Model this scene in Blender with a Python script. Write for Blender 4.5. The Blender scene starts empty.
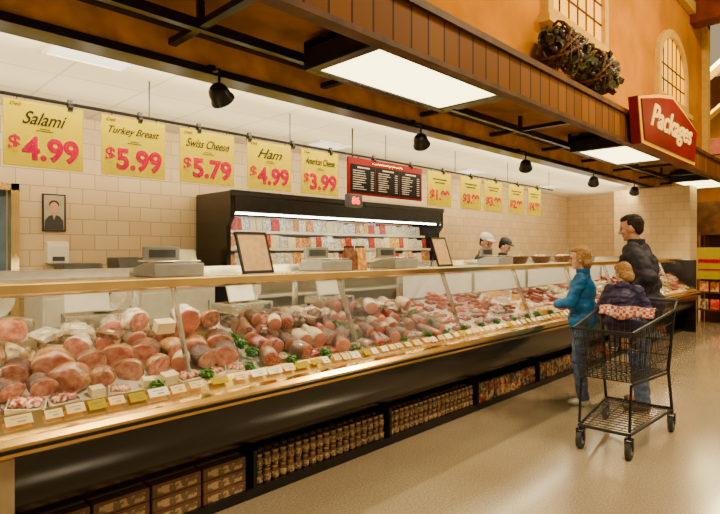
import bpy, bmesh, math, random
from mathutils import Vector, Matrix, Euler, noise
random.seed(7)
sc = bpy.context.scene
COL = sc.collection
pi = math.pi

# ------------------------------------------------------------------ materials
def _new(name):
    m = bpy.data.materials.new(name); m.use_nodes = True
    nt = m.node_tree
    return m, nt, nt.nodes["Principled BSDF"], nt.nodes["Material Output"]

def mat(name, col, rough=.5, metal=0., var=.12, scale=12., bump=0., col2=None, coat=0., em=None, es=0., rnd=0., bscale=None, spec=.5, sharp=False):
    m, nt, b, out = _new(name)
    tc = nt.nodes.new("ShaderNodeTexCoord")
    nz = nt.nodes.new("ShaderNodeTexNoise"); nz.inputs["Scale"].default_value = scale; nz.inputs["Detail"].default_value = 4
    vec = tc.outputs["Object"]
    if rnd > 0:
        oi = nt.nodes.new("ShaderNodeObjectInfo")
        va = nt.nodes.new("ShaderNodeVectorMath"); va.operation = 'ADD'
        nt.links.new(tc.outputs["Object"], va.inputs[0]); nt.links.new(oi.outputs["Location"], va.inputs[1]); vec = va.outputs[0]
    nt.links.new(vec, nz.inputs["Vector"])
    cr = nt.nodes.new("ShaderNodeValToRGB")
    c1 = [max(0, c*(1-var)) for c in col]; c2 = col2 if col2 else [min(1, c*(1+var)) for c in col]
    lo, hi = (.47, .55) if sharp else (.35, .65)
    cr.color_ramp.elements[0].position = lo; cr.color_ramp.elements[1].position = hi
    cr.color_ramp.elements[0].color = (*c1, 1); cr.color_ramp.elements[1].color = (*c2, 1)
    nt.links.new(nz.outputs["Fac"], cr.inputs["Fac"])
    src = cr.outputs["Color"]
    if rnd > 0:
        mr = nt.nodes.new("ShaderNodeMapRange"); mr.inputs["To Min"].default_value = 1-rnd; mr.inputs["To Max"].default_value = 1+rnd
        nt.links.new(oi.outputs["Random"], mr.inputs["Value"])
        hs = nt.nodes.new("ShaderNodeHueSaturation")
        nt.links.new(mr.outputs["Result"], hs.inputs["Value"])
        nt.links.new(src, hs.inputs["Color"]); src = hs.outputs["Color"]
    nt.links.new(src, b.inputs["Base Color"])
    b.inputs["Roughness"].default_value = rough; b.inputs["Metallic"].default_value = metal
    b.inputs["Coat Weight"].default_value = coat; b.inputs["Coat Roughness"].default_value = .12
    b.inputs["Specular IOR Level"].default_value = spec
    if em:
        b.inputs["Emission Color"].default_value = (*em, 1); b.inputs["Emission Strength"].default_value = es
    if bump > 0:
        n2 = nt.nodes.new("ShaderNodeTexNoise"); n2.inputs["Scale"].default_value = bscale or scale*3
        nt.links.new(vec, n2.inputs["Vector"])
        bp = nt.nodes.new("ShaderNodeBump"); bp.inputs["Strength"].default_value = bump; bp.inputs["Distance"].default_value = .01
        nt.links.new(n2.outputs["Fac"], bp.inputs["Height"]); nt.links.new(bp.outputs["Normal"], b.inputs["Normal"])
        if coat > 0: nt.links.new(bp.outputs["Normal"], b.inputs["Coat Normal"])
    return m

def glassmat(name, tint=(.98, .99, .98), k=.24):
    m, nt, b, out = _new(name); nt.nodes.remove(b)
    t = nt.nodes.new("ShaderNodeBsdfTransparent"); t.inputs[0].default_value = (*tint, 1)
    g = nt.nodes.new("ShaderNodeBsdfGlossy"); g.inputs["Roughness"].default_value = .02
    lw = nt.nodes.new("ShaderNodeFresnel"); lw.inputs[0].default_value = 1.45
    mu = nt.nodes.new("ShaderNodeMath"); mu.operation = 'MULTIPLY'; mu.inputs[1].default_value = k
    mx = nt.nodes.new("ShaderNodeMixShader")
    nt.links.new(lw.outputs[0], mu.inputs[0])
    nt.links.new(mu.outputs[0], mx.inputs[0]); nt.links.new(t.outputs[0], mx.inputs[1]); nt.links.new(g.outputs[0], mx.inputs[2])
    nt.links.new(mx.outputs[0], out.inputs["Surface"])
    return m

def emit(name, col, s):
    m, nt, b, out = _new(name)
    nz = nt.nodes.new("ShaderNodeTexNoise"); nz.inputs["Scale"].default_value = 2
    cr = nt.nodes.new("ShaderNodeValToRGB")
    cr.color_ramp.elements[0].color = (*[c*.93 for c in col], 1); cr.color_ramp.elements[1].color = (*col, 1)
    nt.links.new(nz.outputs["Fac"], cr.inputs[0]); nt.links.new(cr.outputs[0], b.inputs["Emission Color"])
    b.inputs["Base Color"].default_value = (*[c*.5 for c in col], 1)
    b.inputs["Emission Strength"].default_value = s
    return m

def brickmat(name, c1, c2, mortar, w, h, axis='x', rough=.4, msize=.006, offset=.5, bump=.3, spec=.5):
    m, nt, b, out = _new(name)
    tc = nt.nodes.new("ShaderNodeTexCoord"); sp = nt.nodes.new("ShaderNodeSeparateXYZ"); cb = nt.nodes.new("ShaderNodeCombineXYZ")
    nt.links.new(tc.outputs["Object"], sp.inputs[0])
    if axis == 'x': nt.links.new(sp.outputs[0], cb.inputs[0]); nt.links.new(sp.outputs[2], cb.inputs[1])
    elif axis == 'y': nt.links.new(sp.outputs[1], cb.inputs[0]); nt.links.new(sp.outputs[2], cb.inputs[1])
    else: nt.links.new(sp.outputs[0], cb.inputs[0]); nt.links.new(sp.outputs[1], cb.inputs[1])
    br = nt.nodes.new("ShaderNodeTexBrick"); br.offset = offset
    br.inputs["Scale"].default_value = 1; br.inputs["Brick Width"].default_value = w; br.inputs["Row Height"].default_value = h
    br.inputs["Mortar Size"].default_value = msize; br.inputs["Color1"].default_value = (*c1, 1); br.inputs["Color2"].default_value = (*c2, 1); br.inputs["Mortar"].default_value = (*mortar, 1)
    nt.links.new(cb.outputs[0], br.inputs["Vector"]); nt.links.new(br.outputs["Color"], b.inputs["Base Color"])
    bp = nt.nodes.new("ShaderNodeBump"); bp.inputs["Strength"].default_value = bump; bp.inputs["Distance"].default_value = .01; bp.invert = True
    nt.links.new(br.outputs["Fac"], bp.inputs["Height"]); nt.links.new(bp.outputs["Normal"], b.inputs["Normal"])
    b.inputs["Roughness"].default_value = rough; b.inputs["Specular IOR Level"].default_value = spec
    return m

def speckmat(name, base, speck, vscale=60, thr=.32, rough=.35, coat=.3, rnd=.1):
    m, nt, b, out = _new(name)
    tc = nt.nodes.new("ShaderNodeTexCoord"); v = nt.nodes.new("ShaderNodeTexVoronoi"); v.inputs["Scale"].default_value = vscale
    nt.links.new(tc.outputs["Object"], v.inputs["Vector"])
    cr = nt.nodes.new("ShaderNodeValToRGB"); cr.color_ramp.elements[0].position = thr; cr.color_ramp.elements[1].position = thr+.1
    cr.color_ramp.elements[0].color = (*speck, 1); cr.color_ramp.elements[1].color = (*base, 1)
    nt.links.new(v.outputs["Distance"], cr.inputs[0])
    oi = nt.nodes.new("ShaderNodeObjectInfo"); mr = nt.nodes.new("ShaderNodeMapRange"); mr.inputs["To Min"].default_value = 1-rnd; mr.inputs["To Max"].default_value = 1+rnd
    hs = nt.nodes.new("ShaderNodeHueSaturation")
    nt.links.new(oi.outputs["Random"], mr.inputs["Value"]); nt.links.new(mr.outputs["Result"], hs.inputs["Value"])
    nt.links.new(cr.outputs[0], hs.inputs["Color"]); nt.links.new(hs.outputs[0], b.inputs["Base Color"])
    b.inputs["Roughness"].default_value = rough; b.inputs["Coat Weight"].default_value = coat
    return m

def netmat(name, base, net, k=150):
    m, nt, b, out = _new(name)
    tc = nt.nodes.new("ShaderNodeTexCoord")
    mp = []
    for ang in (.8, -.8):
        mg = nt.nodes.new("ShaderNodeMapping"); mg.inputs["Rotation"].default_value = (0, 0, ang)
        wv = nt.nodes.new("ShaderNodeTexWave"); wv.inputs["Scale"].default_value = k/6.3; wv.inputs["Distortion"].default_value = .5
        nt.links.new(tc.outputs["Object"], mg.inputs["Vector"]); nt.links.new(mg.outputs[0], wv.inputs["Vector"]); mp.append(wv)
    mxm = nt.nodes.new("ShaderNodeMath"); mxm.operation = 'MAXIMUM'
    nt.links.new(mp[0].outputs["Fac"], mxm.inputs[0]); nt.links.new(mp[1].outputs["Fac"], mxm.inputs[1])
    cr = nt.nodes.new("ShaderNodeValToRGB"); cr.color_ramp.elements[0].position = .86; cr.color_ramp.elements[1].position = .96
    cr.color_ramp.elements[0].color = (*base, 1); cr.color_ramp.elements[1].color = (*net, 1)
    nt.links.new(mxm.outputs[0], cr.inputs[0])
    oi = nt.nodes.new("ShaderNodeObjectInfo"); mr = nt.nodes.new("ShaderNodeMapRange"); mr.inputs["To Min"].default_value = .6; mr.inputs["To Max"].default_value = 1.35
    hs = nt.nodes.new("ShaderNodeHueSaturation")
    nt.links.new(oi.outputs["Random"], mr.inputs["Value"]); nt.links.new(mr.outputs["Result"], hs.inputs["Value"])
    nt.links.new(cr.outputs[0], hs.inputs["Color"]); nt.links.new(hs.outputs[0], b.inputs["Base Color"])
    b.inputs["Roughness"].default_value = .4; b.inputs["Coat Weight"].default_value = .4
    return m

def checkmat(name, c1, c2, s):
    m, nt, b, out = _new(name)
    tc = nt.nodes.new("ShaderNodeTexCoord"); c = nt.nodes.new("ShaderNodeTexChecker")
    c.inputs["Scale"].default_value = s; c.inputs["Color1"].default_value = (*c1, 1); c.inputs["Color2"].default_value = (*c2, 1)
    nt.links.new(tc.outputs["Object"], c.inputs["Vector"]); nt.links.new(c.outputs["Color"], b.inputs["Base Color"]); b.inputs["Roughness"].default_value = .9
    return m

M = {}
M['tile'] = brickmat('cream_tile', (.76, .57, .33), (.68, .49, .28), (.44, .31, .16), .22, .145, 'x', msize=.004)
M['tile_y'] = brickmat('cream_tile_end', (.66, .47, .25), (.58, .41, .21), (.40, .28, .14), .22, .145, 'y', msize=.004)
M['ceilgrid'] = brickmat('ceiling_grid', (.90, .81, .61), (.88, .79, .59), (.68, .58, .42), .6, .6, 'z', rough=.9, msize=.010, offset=0, bump=.1)
M['planks'] = brickmat('wood_planks', (.13, .043, .003), (.19, .068, .005), (.03, .010, .002), .17, 5, 'x', rough=.55, msize=.009, offset=0, spec=.1)
M['soffit'] = mat('soffit_wood', (.24, .098, .012), .5, var=.3, scale=4, spec=.2)
M['beam'] = mat('amber_beam', (.64, .31, .04), .3, var=.25, scale=5)
M['black'] = mat('black_paint', (.010, .008, .007), .35, var=.3, scale=8, spec=.3)
M['blacksat'] = mat('black_satin_panel', (.005, .004, .003), .20, var=.3, scale=3)
M['blacksteel'] = mat('black_steel', (.012, .010, .009), .4, metal=.2, var=.3)
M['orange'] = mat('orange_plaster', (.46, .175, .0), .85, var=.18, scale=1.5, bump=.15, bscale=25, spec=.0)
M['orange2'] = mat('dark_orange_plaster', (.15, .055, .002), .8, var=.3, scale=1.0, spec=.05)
M['cream'] = mat('cream_trim', (.58, .35, .04), .6, var=.1, spec=.1)
M['redbeam'] = mat('dark_red_timber', (.14, .028, .010), .5, var=.3, scale=4, spec=.2)
M['winglow'] = emit('window_glow', (1., .44, .008), 2.0)
M['steel'] = mat('brushed_steel', (.64, .59, .49), .25, metal=.85, var=.1, scale=30)
M['gold'] = mat('bronze_gold_metal', (.74, .47, .13), .18, metal=1., var=.12, scale=6)
M['goldpale'] = mat('pale_gold_rail', (.90, .64, .24), .18, metal=.9, var=.1, scale=6)
M['white'] = mat('white_enamel', (.80, .74, .62), .45, var=.05)
M['whiteb'] = mat('white_plastic', (.86, .80, .68), .35, var=.05, rnd=.08)
M['creamtag'] = mat('cream_tag_card', (.76, .58, .27), .4, var=.08, rnd=.12)
M['tagink'] = mat('faded_tag_print', (.30, .18, .10), .6, var=.1)
M['grey'] = mat('grey_plastic', (.26, .25, .23), .45, var=.1)
M['dgrey'] = mat('dark_grey_plastic', (.05, .05, .055), .4, var=.2)
M['glass'] = glassmat('case_glass', k=.28)
M['panel'] = emit('fluorescent_diffuser', (1., .84, .38), 7.5)
M['troffer'] = emit('troffer_diffuser', (1., .93, .76), 1.6)
M['tube'] = emit('case_tube', (1., .90, .66), 34)
M['tube2'] = emit('cooler_tube', (1., .93, .74), 46)
M['bulb'] = emit('spot_bulb', (1., .85, .6), 6)
M['yellow'] = mat('yellow_card', (.41, .315, .0), .9, var=.02, spec=.0)
M['red'] = mat('red_paint', (.36, .0, .034), .8, var=.08, spec=.0)
M['ink'] = mat('black_ink', (.012, .012, .010), .7, var=.1, spec=.1)
M['menured'] = mat('menu_maroon', (.15, .004, .002), .5, var=.1, spec=.05)
M['menutext'] = mat('menu_black', (.006, .005, .004), .5, var=.1, spec=.05)
M['menuline'] = mat('menu_light_text', (.42, .33, .24), .6, var=.15)
M['signred'] = mat('sign_red', (.14, .003, .001), .45, var=.2, scale=3, spec=.1)
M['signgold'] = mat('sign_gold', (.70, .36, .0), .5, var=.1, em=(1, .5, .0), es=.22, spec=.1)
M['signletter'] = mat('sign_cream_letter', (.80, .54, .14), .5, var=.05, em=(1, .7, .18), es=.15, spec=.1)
M['led'] = emit('red_led', (1., .05, .02), 5)
M['leaf'] = mat('grape_leaf', (.020, .026, .005), .6, var=.4, scale=30, col2=(.07, .068, .014))
M['grape'] = mat('dark_grape', (.035, .026, .014), .3, var=.4, scale=20, rnd=.5)
M['wicker'] = mat('wicker', (.13, .06, .02), .7, var=.4, scale=60, bump=.5)
# food
M['hamcut'] = mat('ham_cut_face', (.60, .15, .085), .35, var=.2, scale=26, col2=(.84, .42, .27), coat=.6, rnd=.16, bump=.3)
M['hamrind'] = mat('ham_rind', (.28, .085, .016), .3, var=.35, scale=20, col2=(.60, .29, .09), coat=.8, rnd=.25, bump=.5)
M['smoked'] = netmat('netted_smoked_rind', (.11, .030, .008), (.40, .23, .10))
M['crust'] = mat('roast_crust', (.045, .013, .005), .45, var=.4, scale=26, col2=(.20, .07, .022), coat=.4, rnd=.3, bump=.6)
M['salamicut'] = speckmat('salami_cut_face', (.34, .035, .014), (.82, .55, .38), 110, .28)
M['bologna'] = speckmat('bologna_cut_face', (.66, .21, .12), (.86, .56, .38), 80, .18, rnd=.18)
M['casing'] = netmat('netted_white_casing', (.62, .44, .24), (.92, .84, .66))
M['casingred'] = mat('red_casing', (.22, .020, .007), .3, var=.3, scale=25, col2=(.38, .07, .02), coat=.6, rnd=.3, bump=.2)
M['turkey'] = mat('turkey_breast_skin', (.46, .21, .05), .25, var=.25, scale=18, col2=(.88, .66, .36), coat=1., rnd=.2, bump=.7, bscale=26)
M['wrap'] = mat('plastic_wrapped_pale_meat', (.64, .43, .22), .2, var=.2, scale=22, col2=(.94, .87, .68), coat=1., rnd=.2, bump=1., bscale=32)
M['beef'] = mat('red_meat', (.30, .010, .003), .35, var=.3, scale=26, col2=(.52, .065, .02), coat=.5, rnd=.4)
M['brownpack'] = mat('brown_meat_package', (.13, .045, .015), .3, var=.3, scale=26, col2=(.40, .19, .08), coat=.8, rnd=.35)
M['bacon'] = mat('sliced_bacon', (.46, .04, .014), .3, var=.2, scale=40, col2=(.86, .52, .31), coat=.6, rnd=.22, sharp=True)
M['sliced'] = mat('sliced_pink_meat', (.62, .20, .10), .3, var=.2, scale=40, col2=(.86, .50, .33), coat=.7, rnd=.2)
M['cheese'] = mat('cheese', (.86, .46, .04), .4, var=.08, rnd=.1, coat=.3)
M['cheesew'] = mat('white_cheese', (.90, .76, .44), .4, var=.06, rnd=.08, coat=.5)
M['kale'] = mat('kale_green', (.02, .15, .004), .45, var=.3, scale=30, col2=(.10, .32, .012))
M['jarbody'] = mat('jar_contents', (.13, .05, .015), .15, var=.5, scale=60, coat=.8, rnd=.4)
M['jarlid'] = mat('brass_jar_lid', (.44, .28, .10), .3, metal=.7, var=.15, rnd=.25)
M['jarlabel'] = mat('cream_jar_label', (.30, .17, .07), .6, var=.3, scale=70, col2=(.58, .40, .18), rnd=.2, sharp=True)
M['carton'] = mat('brown_carton', (.17, .078, .028), .7, var=.2, scale=8, rnd=.15)
M['cartonlab'] = mat('carton_print', (.38, .24, .11), .6, var=.5, scale=40, sharp=True)
for i, c in enumerate([(.62, .05, .02), (.80, .50, .05), (.86, .80, .68), (.22, .08, .03), (.74, .32, .08)]):
    M['pack%d' % i] = mat('package_print_%s' % ['red', 'yellow', 'white', 'brown', 'amber'][i], c, .35, var=.3, scale=35, rnd=.15, sharp=True)
M['packpale'] = mat('pale_cheese_package', (.84, .68, .36), .3, scale=30, col2=(.90, .84, .70), rnd=.12, sharp=True, coat=.5)
M['packmix'] = mat('yellow_red_print', (.40, .06, .02), .35, scale=26, col2=(.66, .46, .18), rnd=.25, sharp=True)
M['packcream'] = mat('cream_brown_print', (.14, .06, .02), .35, scale=26, col2=(.55, .40, .22), rnd=.25, sharp=True)
# people
M['skin'] = mat('skin', (.56, .27, .15), .5, var=.06)
M['skin2'] = mat('fair_skin', (.70, .38, .25), .5, var=.06)
M['hairdark'] = mat('dark_hair', (.022, .012, .007), .65, var=.5, scale=90, spec=.2)
M['hairblond'] = mat('blond_hair', (.34, .17, .045), .6, var=.4, scale=70)
M['navy'] = mat('navy_jacket', (.018, .014, .026), .7, var=.4, scale=9, bump=.3, bscale=14, spec=.3)
M['purple'] = mat('dark_blue_puffer', (.024, .015, .070), .6, var=.4, scale=10, bump=.3, bscale=18)
M['bluecoat'] = mat('blue_coat', (.004, .10, .28), .6, var=.3, scale=10, bump=.3, bscale=16, spec=.3)
M['jeans'] = mat('denim', (.075, .105, .19), .85, var=.3, scale=40, bump=.2)
M['khaki'] = mat('grey_trousers', (.16, .15, .14), .85, var=.2, scale=30)
M['shoe'] = mat('brown_shoe_leather', (.12, .07, .04), .5, var=.2)
M['sneaker'] = mat('white_sneaker', (.6, .56, .5), .5, var=.1)
M['eye'] = mat('eye', (.03, .02, .015), .15, var=.1)
M['lip'] = mat('lips', (.42, .12, .08), .5, var=.1)
M['uniform'] = mat('black_uniform', (.03, .03, .035), .7, var=.2)
M['apron'] = mat('white_apron', (.70, .66, .58), .8, var=.08)
M['plaid'] = checkmat('red_white_check', (.50, .08, .05), (.80, .58, .48), 42)
M['rubber'] = mat('grey_rubber', (.03, .028, .025), .7, var=.2)
M['blue'] = mat('blue_grey_curtain', (.12, .20, .32), .4, var=.2, scale=5)
M['tan'] = mat('tan_steel_panel', (.42, .31, .17), .4, metal=.5, var=.1)
M['paper'] = mat('tan_menu_paper', (.40, .24, .10), .6, var=.15, scale=25)
M['photo'] = mat('portrait_print', (.50, .42, .32), .5, var=.2, scale=6)
M['brownwood'] = mat('brown_wood', (.075, .027, .007), .5, var=.35, scale=8, spec=.2)

def floormat():
    m, nt, b, out = _new('polished_concrete')
    tc = nt.nodes.new("ShaderNodeTexCoord")
    n1 = nt.nodes.new("ShaderNodeTexNoise"); n1.inputs["Scale"].default_value = 85; n1.inputs["Detail"].default_value = 6; n1.inputs["Roughness"].default_value = .7
    n2 = nt.nodes.new("ShaderNodeTexNoise"); n2.inputs["Scale"].default_value = .9; n2.inputs["Detail"].default_value = 5
    c1 = nt.nodes.new("ShaderNodeValToRGB"); c1.color_ramp.elements[0].position = .38; c1.color_ramp.elements[1].position = .62
    c1.color_ramp.elements[0].color = (.31, .235, .145, 1); c1.color_ramp.elements[1].color = (.52, .415, .27, 1)
    c2 = nt.nodes.new("ShaderNodeValToRGB"); c2.color_ramp.elements[0].position = .3; c2.color_ramp.elements[1].position = .7
    c2.color_ramp.elements[0].color = (.78, .74, .68, 1); c2.color_ramp.elements[1].color = (1, 1, 1, 1)
    mx = nt.nodes.new("ShaderNodeMix"); mx.data_type = 'RGBA'; mx.blend_type = 'MULTIPLY'; mx.inputs[0].default_value = 1
    for n in (n1, n2): nt.links.new(tc.outputs["Object"], n.inputs["Vector"])
    nt.links.new(n1.outputs["Fac"], c1.inputs[0]); nt.links.new(n2.outputs["Fac"], c2.inputs[0])
    nt.links.new(c1.outputs[0], mx.inputs[6]); nt.links.new(c2.outputs[0], mx.inputs[7]); nt.links.new(mx.outputs[2], b.inputs["Base Color"])
    mr = nt.nodes.new("ShaderNodeMapRange"); mr.inputs["To Min"].default_value = .12; mr.inputs["To Max"].default_value = .26
    nt.links.new(n2.outputs["Fac"], mr.inputs["Value"]); nt.links.new(mr.outputs[0], b.inputs["Roughness"])
    b.inputs["Specular IOR Level"].default_value = 1.0
    b.inputs["Coat Weight"].default_value = .6; b.inputs["Coat Roughness"].default_value = .13
    return m
M['floor'] = floormat()

# ------------------------------------------------------------------ mesh builder
class MB:
    def __init__(s): s.v = []; s.f = []; s.m = []
    def add(s, vs, fs, m=0, T=None):
        o = len(s.v)
        s.v += [tuple(T @ Vector(p)) if T is not None else tuple(p) for p in vs]
        s.f += [[i+o for i in f] for f in fs]; s.m += [m]*len(fs)
    def box(s, x0, x1, y0, y1, z0, z1, m=0, T=None):
        vs = [(x0, y0, z0), (x1, y0, z0), (x1, y1, z0), (x0, y1, z0), (x0, y0, z1), (x1, y0, z1), (x1, y1, z1), (x0, y1, z1)]
        s.add(vs, [(0, 3, 2, 1), (4, 5, 6, 7), (0, 1, 5, 4), (1, 2, 6, 5), (2, 3, 7, 6), (3, 0, 4, 7)], m, T)
    def prism(s, poly, x0, x1, m=0, axis='x', T=None):
        n = len(poly)
        if axis == 'x': vs = [(x0, a, b) for a, b in poly]+[(x1, a, b) for a, b in poly]
        elif axis == 'y': vs = [(a, x0, b) for a, b in poly]+[(a, x1, b) for a, b in poly]
        else: vs = [(a, b, x0) for a, b in poly]+[(a, b, x1) for a, b in poly]
        s.add(vs, [list(range(n)), list(range(2*n-1, n-1, -1))]+[(i, i+n, (i+1) % n+n, (i+1) % n) for i in range(n)], m, T)
    def cyl(s, p0, p1, r0, r1=None, seg=12, m=0, T=None):
        if r1 is None: r1 = r0
        p0 = Vector(p0); p1 = Vector(p1); d = (p1-p0)
        q = d.to_track_quat('Z', 'Y') if d.length > 1e-9 else Euler((0, 0, 0)).to_quaternion()
        vs = []
        for p, r in ((p0, r0), (p1, r1)):
            for i in range(seg):
                a = 2*pi*i/seg; vs.append(p+q @ Vector((r*math.cos(a), r*math.sin(a), 0)))
        s.add(vs, [list(range(seg))[::-1], list(range(seg, 2*seg))]+[(i, (i+1) % seg, (i+1) % seg+seg, i+seg) for i in range(seg)], m, T)
    def path(s, pts, r, seg=6, m=0, T=None):
        for a, b in zip(pts[:-1], pts[1:]): s.cyl(a, b, r, r, seg, m, T)
    def rev(s, prof, seg=16, m=0, axis='z', T=None, ms=None):
        vs = []; fs = []; mm = []
        for r, h in prof:
            for i in range(seg):
                a = 2*pi*i/seg
                p = (r*math.cos(a), r*math.sin(a), h)
                if axis == 'x': p = (h, p[0], p[1])
                vs.append(p)
        n = len(prof)
        o = len(s.v)
        for k in range(n-1):
            f = [(k*seg+i, k*seg+(i+1) % seg, (k+1)*seg+(i+1) % seg, (k+1)*seg+i) for i in range(seg)]
            fs += f; mm += [(ms[k] if ms else m)]*seg
        fs.append(list(range(seg))[::-1]); mm.append(ms[0] if ms else m)
        fs.append(list(range((n-1)*seg, n*seg))); mm.append(ms[-1] if ms else m)
        s.v += [tuple(T @ Vector(p)) if T is not None else p for p in vs]
        s.f += [[i+o for i in f] for f in fs]; s.m += mm
    def ell(s, c, r, m=0, T=None, seg=16, rings=10, R=None):
        vs = []; fs = []
        c = Vector(c)
        for k in range(rings+1):
            ph = -pi/2+pi*k/rings; ph = max(min(ph, pi/2-.05), -pi/2+.05)
            for i in range(seg):
                a = 2*pi*i/seg
                p = Vector((r[0]*math.cos(ph)*math.cos(a), r[1]*math.cos(ph)*math.sin(a), r[2]*math.sin(ph)))
                if R is not None: p = R @ p
                vs.append(c+p)
        for k in range(rings):
            fs += [(k*seg+i, k*seg+(i+1) % seg, (k+1)*seg+(i+1) % seg, (k+1)*seg+i) for i in range(seg)]
        fs.append(list(range(seg))[::-1]); fs.append(list(range(rings*seg, (rings+1)*seg)))
        s.add(vs, fs, m, T)
    def cap(s, p0, p1, r0, r1, seg=14, flat=1., m=0, T=None):
        p0 = Vector(p0); p1 = Vector(p1); d = p1-p0; L = max(d.length, 1e-5)
        q = d.to_track_quat('Z', 'Y')
        prof = []
        for k in range(5):
            a = pi/2*(k/5); prof.append((r0*math.sin(a)+1e-4, -r0*math.cos(a)))
        for k in range(6): 
            t = k/5; prof.append((r0+(r1-r0)*t, L*t))
        for k in range(4, -1, -1):
            a = pi/2*(k/5); prof.append((r1*math.sin(a)+1e-4, L+r1*math.cos(a)))
        Tm = Matrix.Translation(p0) @ q.to_matrix().to_4x4()
        if T is not None: Tm = T @ Tm
        s.rev(prof, seg, m, 'z', Tm)

def mesh_of(mb, name, mats, smooth=True, ang=40):
    me = bpy.data.meshes.new(name); me.from_pydata(mb.v, [], mb.f)
    for m in mats: me.materials.append(M[m] if isinstance(m, str) else m)
    for p, mi in zip(me.polygons, mb.m): p.material_index = min(mi, len(mats)-1)
    bm = bmesh.new(); bm.from_mesh(me); bmesh.ops.recalc_face_normals(bm, faces=bm.faces[:]); bm.to_mesh(me); bm.free()
    if smooth:
        for p in me.polygons: p.use_smooth = True
        me.set_sharp_from_angle(angle=math.radians(ang))
    me.update()
    return me

def obj(name, mb, mats, parent=None, loc=(0, 0, 0), rot=(0, 0, 0), smooth=True, bevel=0, ang=40, label=None):
    if isinstance(mats, str): mats = [mats]
    me = mb if isinstance(mb, bpy.types.Mesh) else mesh_of(mb, name, mats, smooth, ang)
    o = bpy.data.objects.new(name, me); COL.objects.link(o)
    o.location = loc; o.rotation_euler = rot
    if parent is not None: o.parent = parent
    if bevel > 0:
        b = o.modifiers.new("bevel", 'BEVEL'); b.width = bevel; b.segments = 2; b.limit_method = 'ANGLE'; b.angle_limit = math.radians(40)
    if label: o["label"] = label
    return o

def empty(name, loc=(0, 0, 0), rot=(0, 0, 0)):
    o = bpy.data.objects.new(name, None); COL.objects.link(o); o.location = loc; o.rotation_euler = rot; o.empty_display_size = .1
    return o
def tag(o, label, cat, group=None, kind=None):
    o["label"] = label; o["category"] = cat
    if group: o["group"] = group
    if kind: o["kind"] = kind
    return o
def structure(o): o["kind"] = "structure"; return o

def textobj(name, s, mt, parent, center, w, h, rotz=0, shear=0., bold=0., ext=.0015, rx=pi/2, label=None):
    cu = bpy.data.curves.new(name, 'FONT'); cu.body = s; cu.align_x = 'CENTER'; cu.align_y = 'CENTER'; cu.extrude = .01; cu.shear = shear; cu.offset = bold
    t = bpy.data.objects.new(name, cu); COL.objects.link(t)
    dg = bpy.context.evaluated_depsgraph_get(); dg.update()
    me = bpy.data.meshes.new_from_object(t.evaluated_get(dg)); bpy.data.objects.remove(t)
    xs = [v.co.x for v in me.vertices]; ys = [v.co.y for v in me.vertices]
    cx = (min(xs)+max(xs))/2; cy = (min(ys)+max(ys))/2; sx = w/(max(xs)-min(xs)); sy = h/(max(ys)-min(ys))
    for v in me.vertices: v.co = ((v.co.x-cx)*sx, (v.co.y-cy)*sy, v.co.z*(ext/.01))
    me.materials.clear(); me.materials.append(M[mt])
    return obj(name, me, [mt], parent, center, (rx, 0, rotz), label=label)

# ------------------------------------------------------------------ people (built first, while the scene is light)
def remesh(name, mb, mt, voxel=.008, it=4, parent=None, S=1., loc=(0, 0, 0), rot=(0, 0, 0), label=None):
    mb.v = [tuple(Vector(p)*S) for p in mb.v]
    me = mesh_of(mb, name, [mt]); t = bpy.data.objects.new('tmp', me); COL.objects.link(t)
    m = t.modifiers.new('r', 'REMESH'); m.mode = 'VOXEL'; m.voxel_size = voxel*S if S < 1 else voxel
    s = t.modifiers.new('s', 'SMOOTH'); s.factor = .5; s.iterations = it
    dg = bpy.context.evaluated_depsgraph_get(); dg.update()
    me2 = bpy.data.meshes.new_from_object(t.evaluated_get(dg)); bpy.data.objects.remove(t)
    me2.materials.clear(); me2.materials.append(M[mt])
    for p in me2.polygons: p.use_smooth = True; p.material_index = 0
    return obj(name, me2, [mt], parent, loc, rot, label=label)

def folds(o, S, amp, f=9):
    me = o.data
    ns = [v.normal.copy() for v in me.vertices]; cs = [v.co.copy() for v in me.vertices]
    for i, v in enumerate(me.vertices):
        c = cs[i]/S
        n = noise.noise(Vector((c.x*f, c.y*f, c.z*f*1.7)))+.5*noise.noise(Vector((c.x*f*2.3+5, c.y*f*2.3, c.z*f*3.5)))
        v.co = cs[i]+ns[i]*n*amp*S
    me.update()

def hand(mb, w, d, n, side, curl=.5, k=1.):
    d = d.normalized(); n = (n-d*n.dot(d)).normalized(); t = d.cross(n).normalized()
    if t.dot(side) < 0: t = -t
    R = Matrix((d, t, n)).transposed()
    mb.ell(w+d*.045*k, (.052*k, .040*k, .017*k), R=R)
    mb.cap(w-d*.02*k, w+d*.03*k, .025*k, .028*k)
    for i, (o, L) in enumerate(((.030, .95), (.010, 1.05), (-.011, .98), (-.030, .78))):
        p = w+d*.082*k+t*o*k; dd = (d+t*o*2).normalized()
        for sl, ca in ((.042, .3), (.028, .6), (.022, .5)):
            dd = (dd*math.cos(curl*ca*1.6)+n*math.sin(curl*ca*1.6)).normalized() if curl else dd
            q = p+dd*sl*L*k; mb.cap(p, q, .0092*k, .0082*k, 8); p = q
    p = w+d*.025*k+t*.030*k; dd = (d*.6+t*.8+n*.25).normalized()
    for sl in (.040, .030):
        q = p+dd*sl*k; mb.cap(p, q, .0115*k, .0095*k, 8); p = q; dd = (dd+d*.5+n*curl*.5).normalized()

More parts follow.
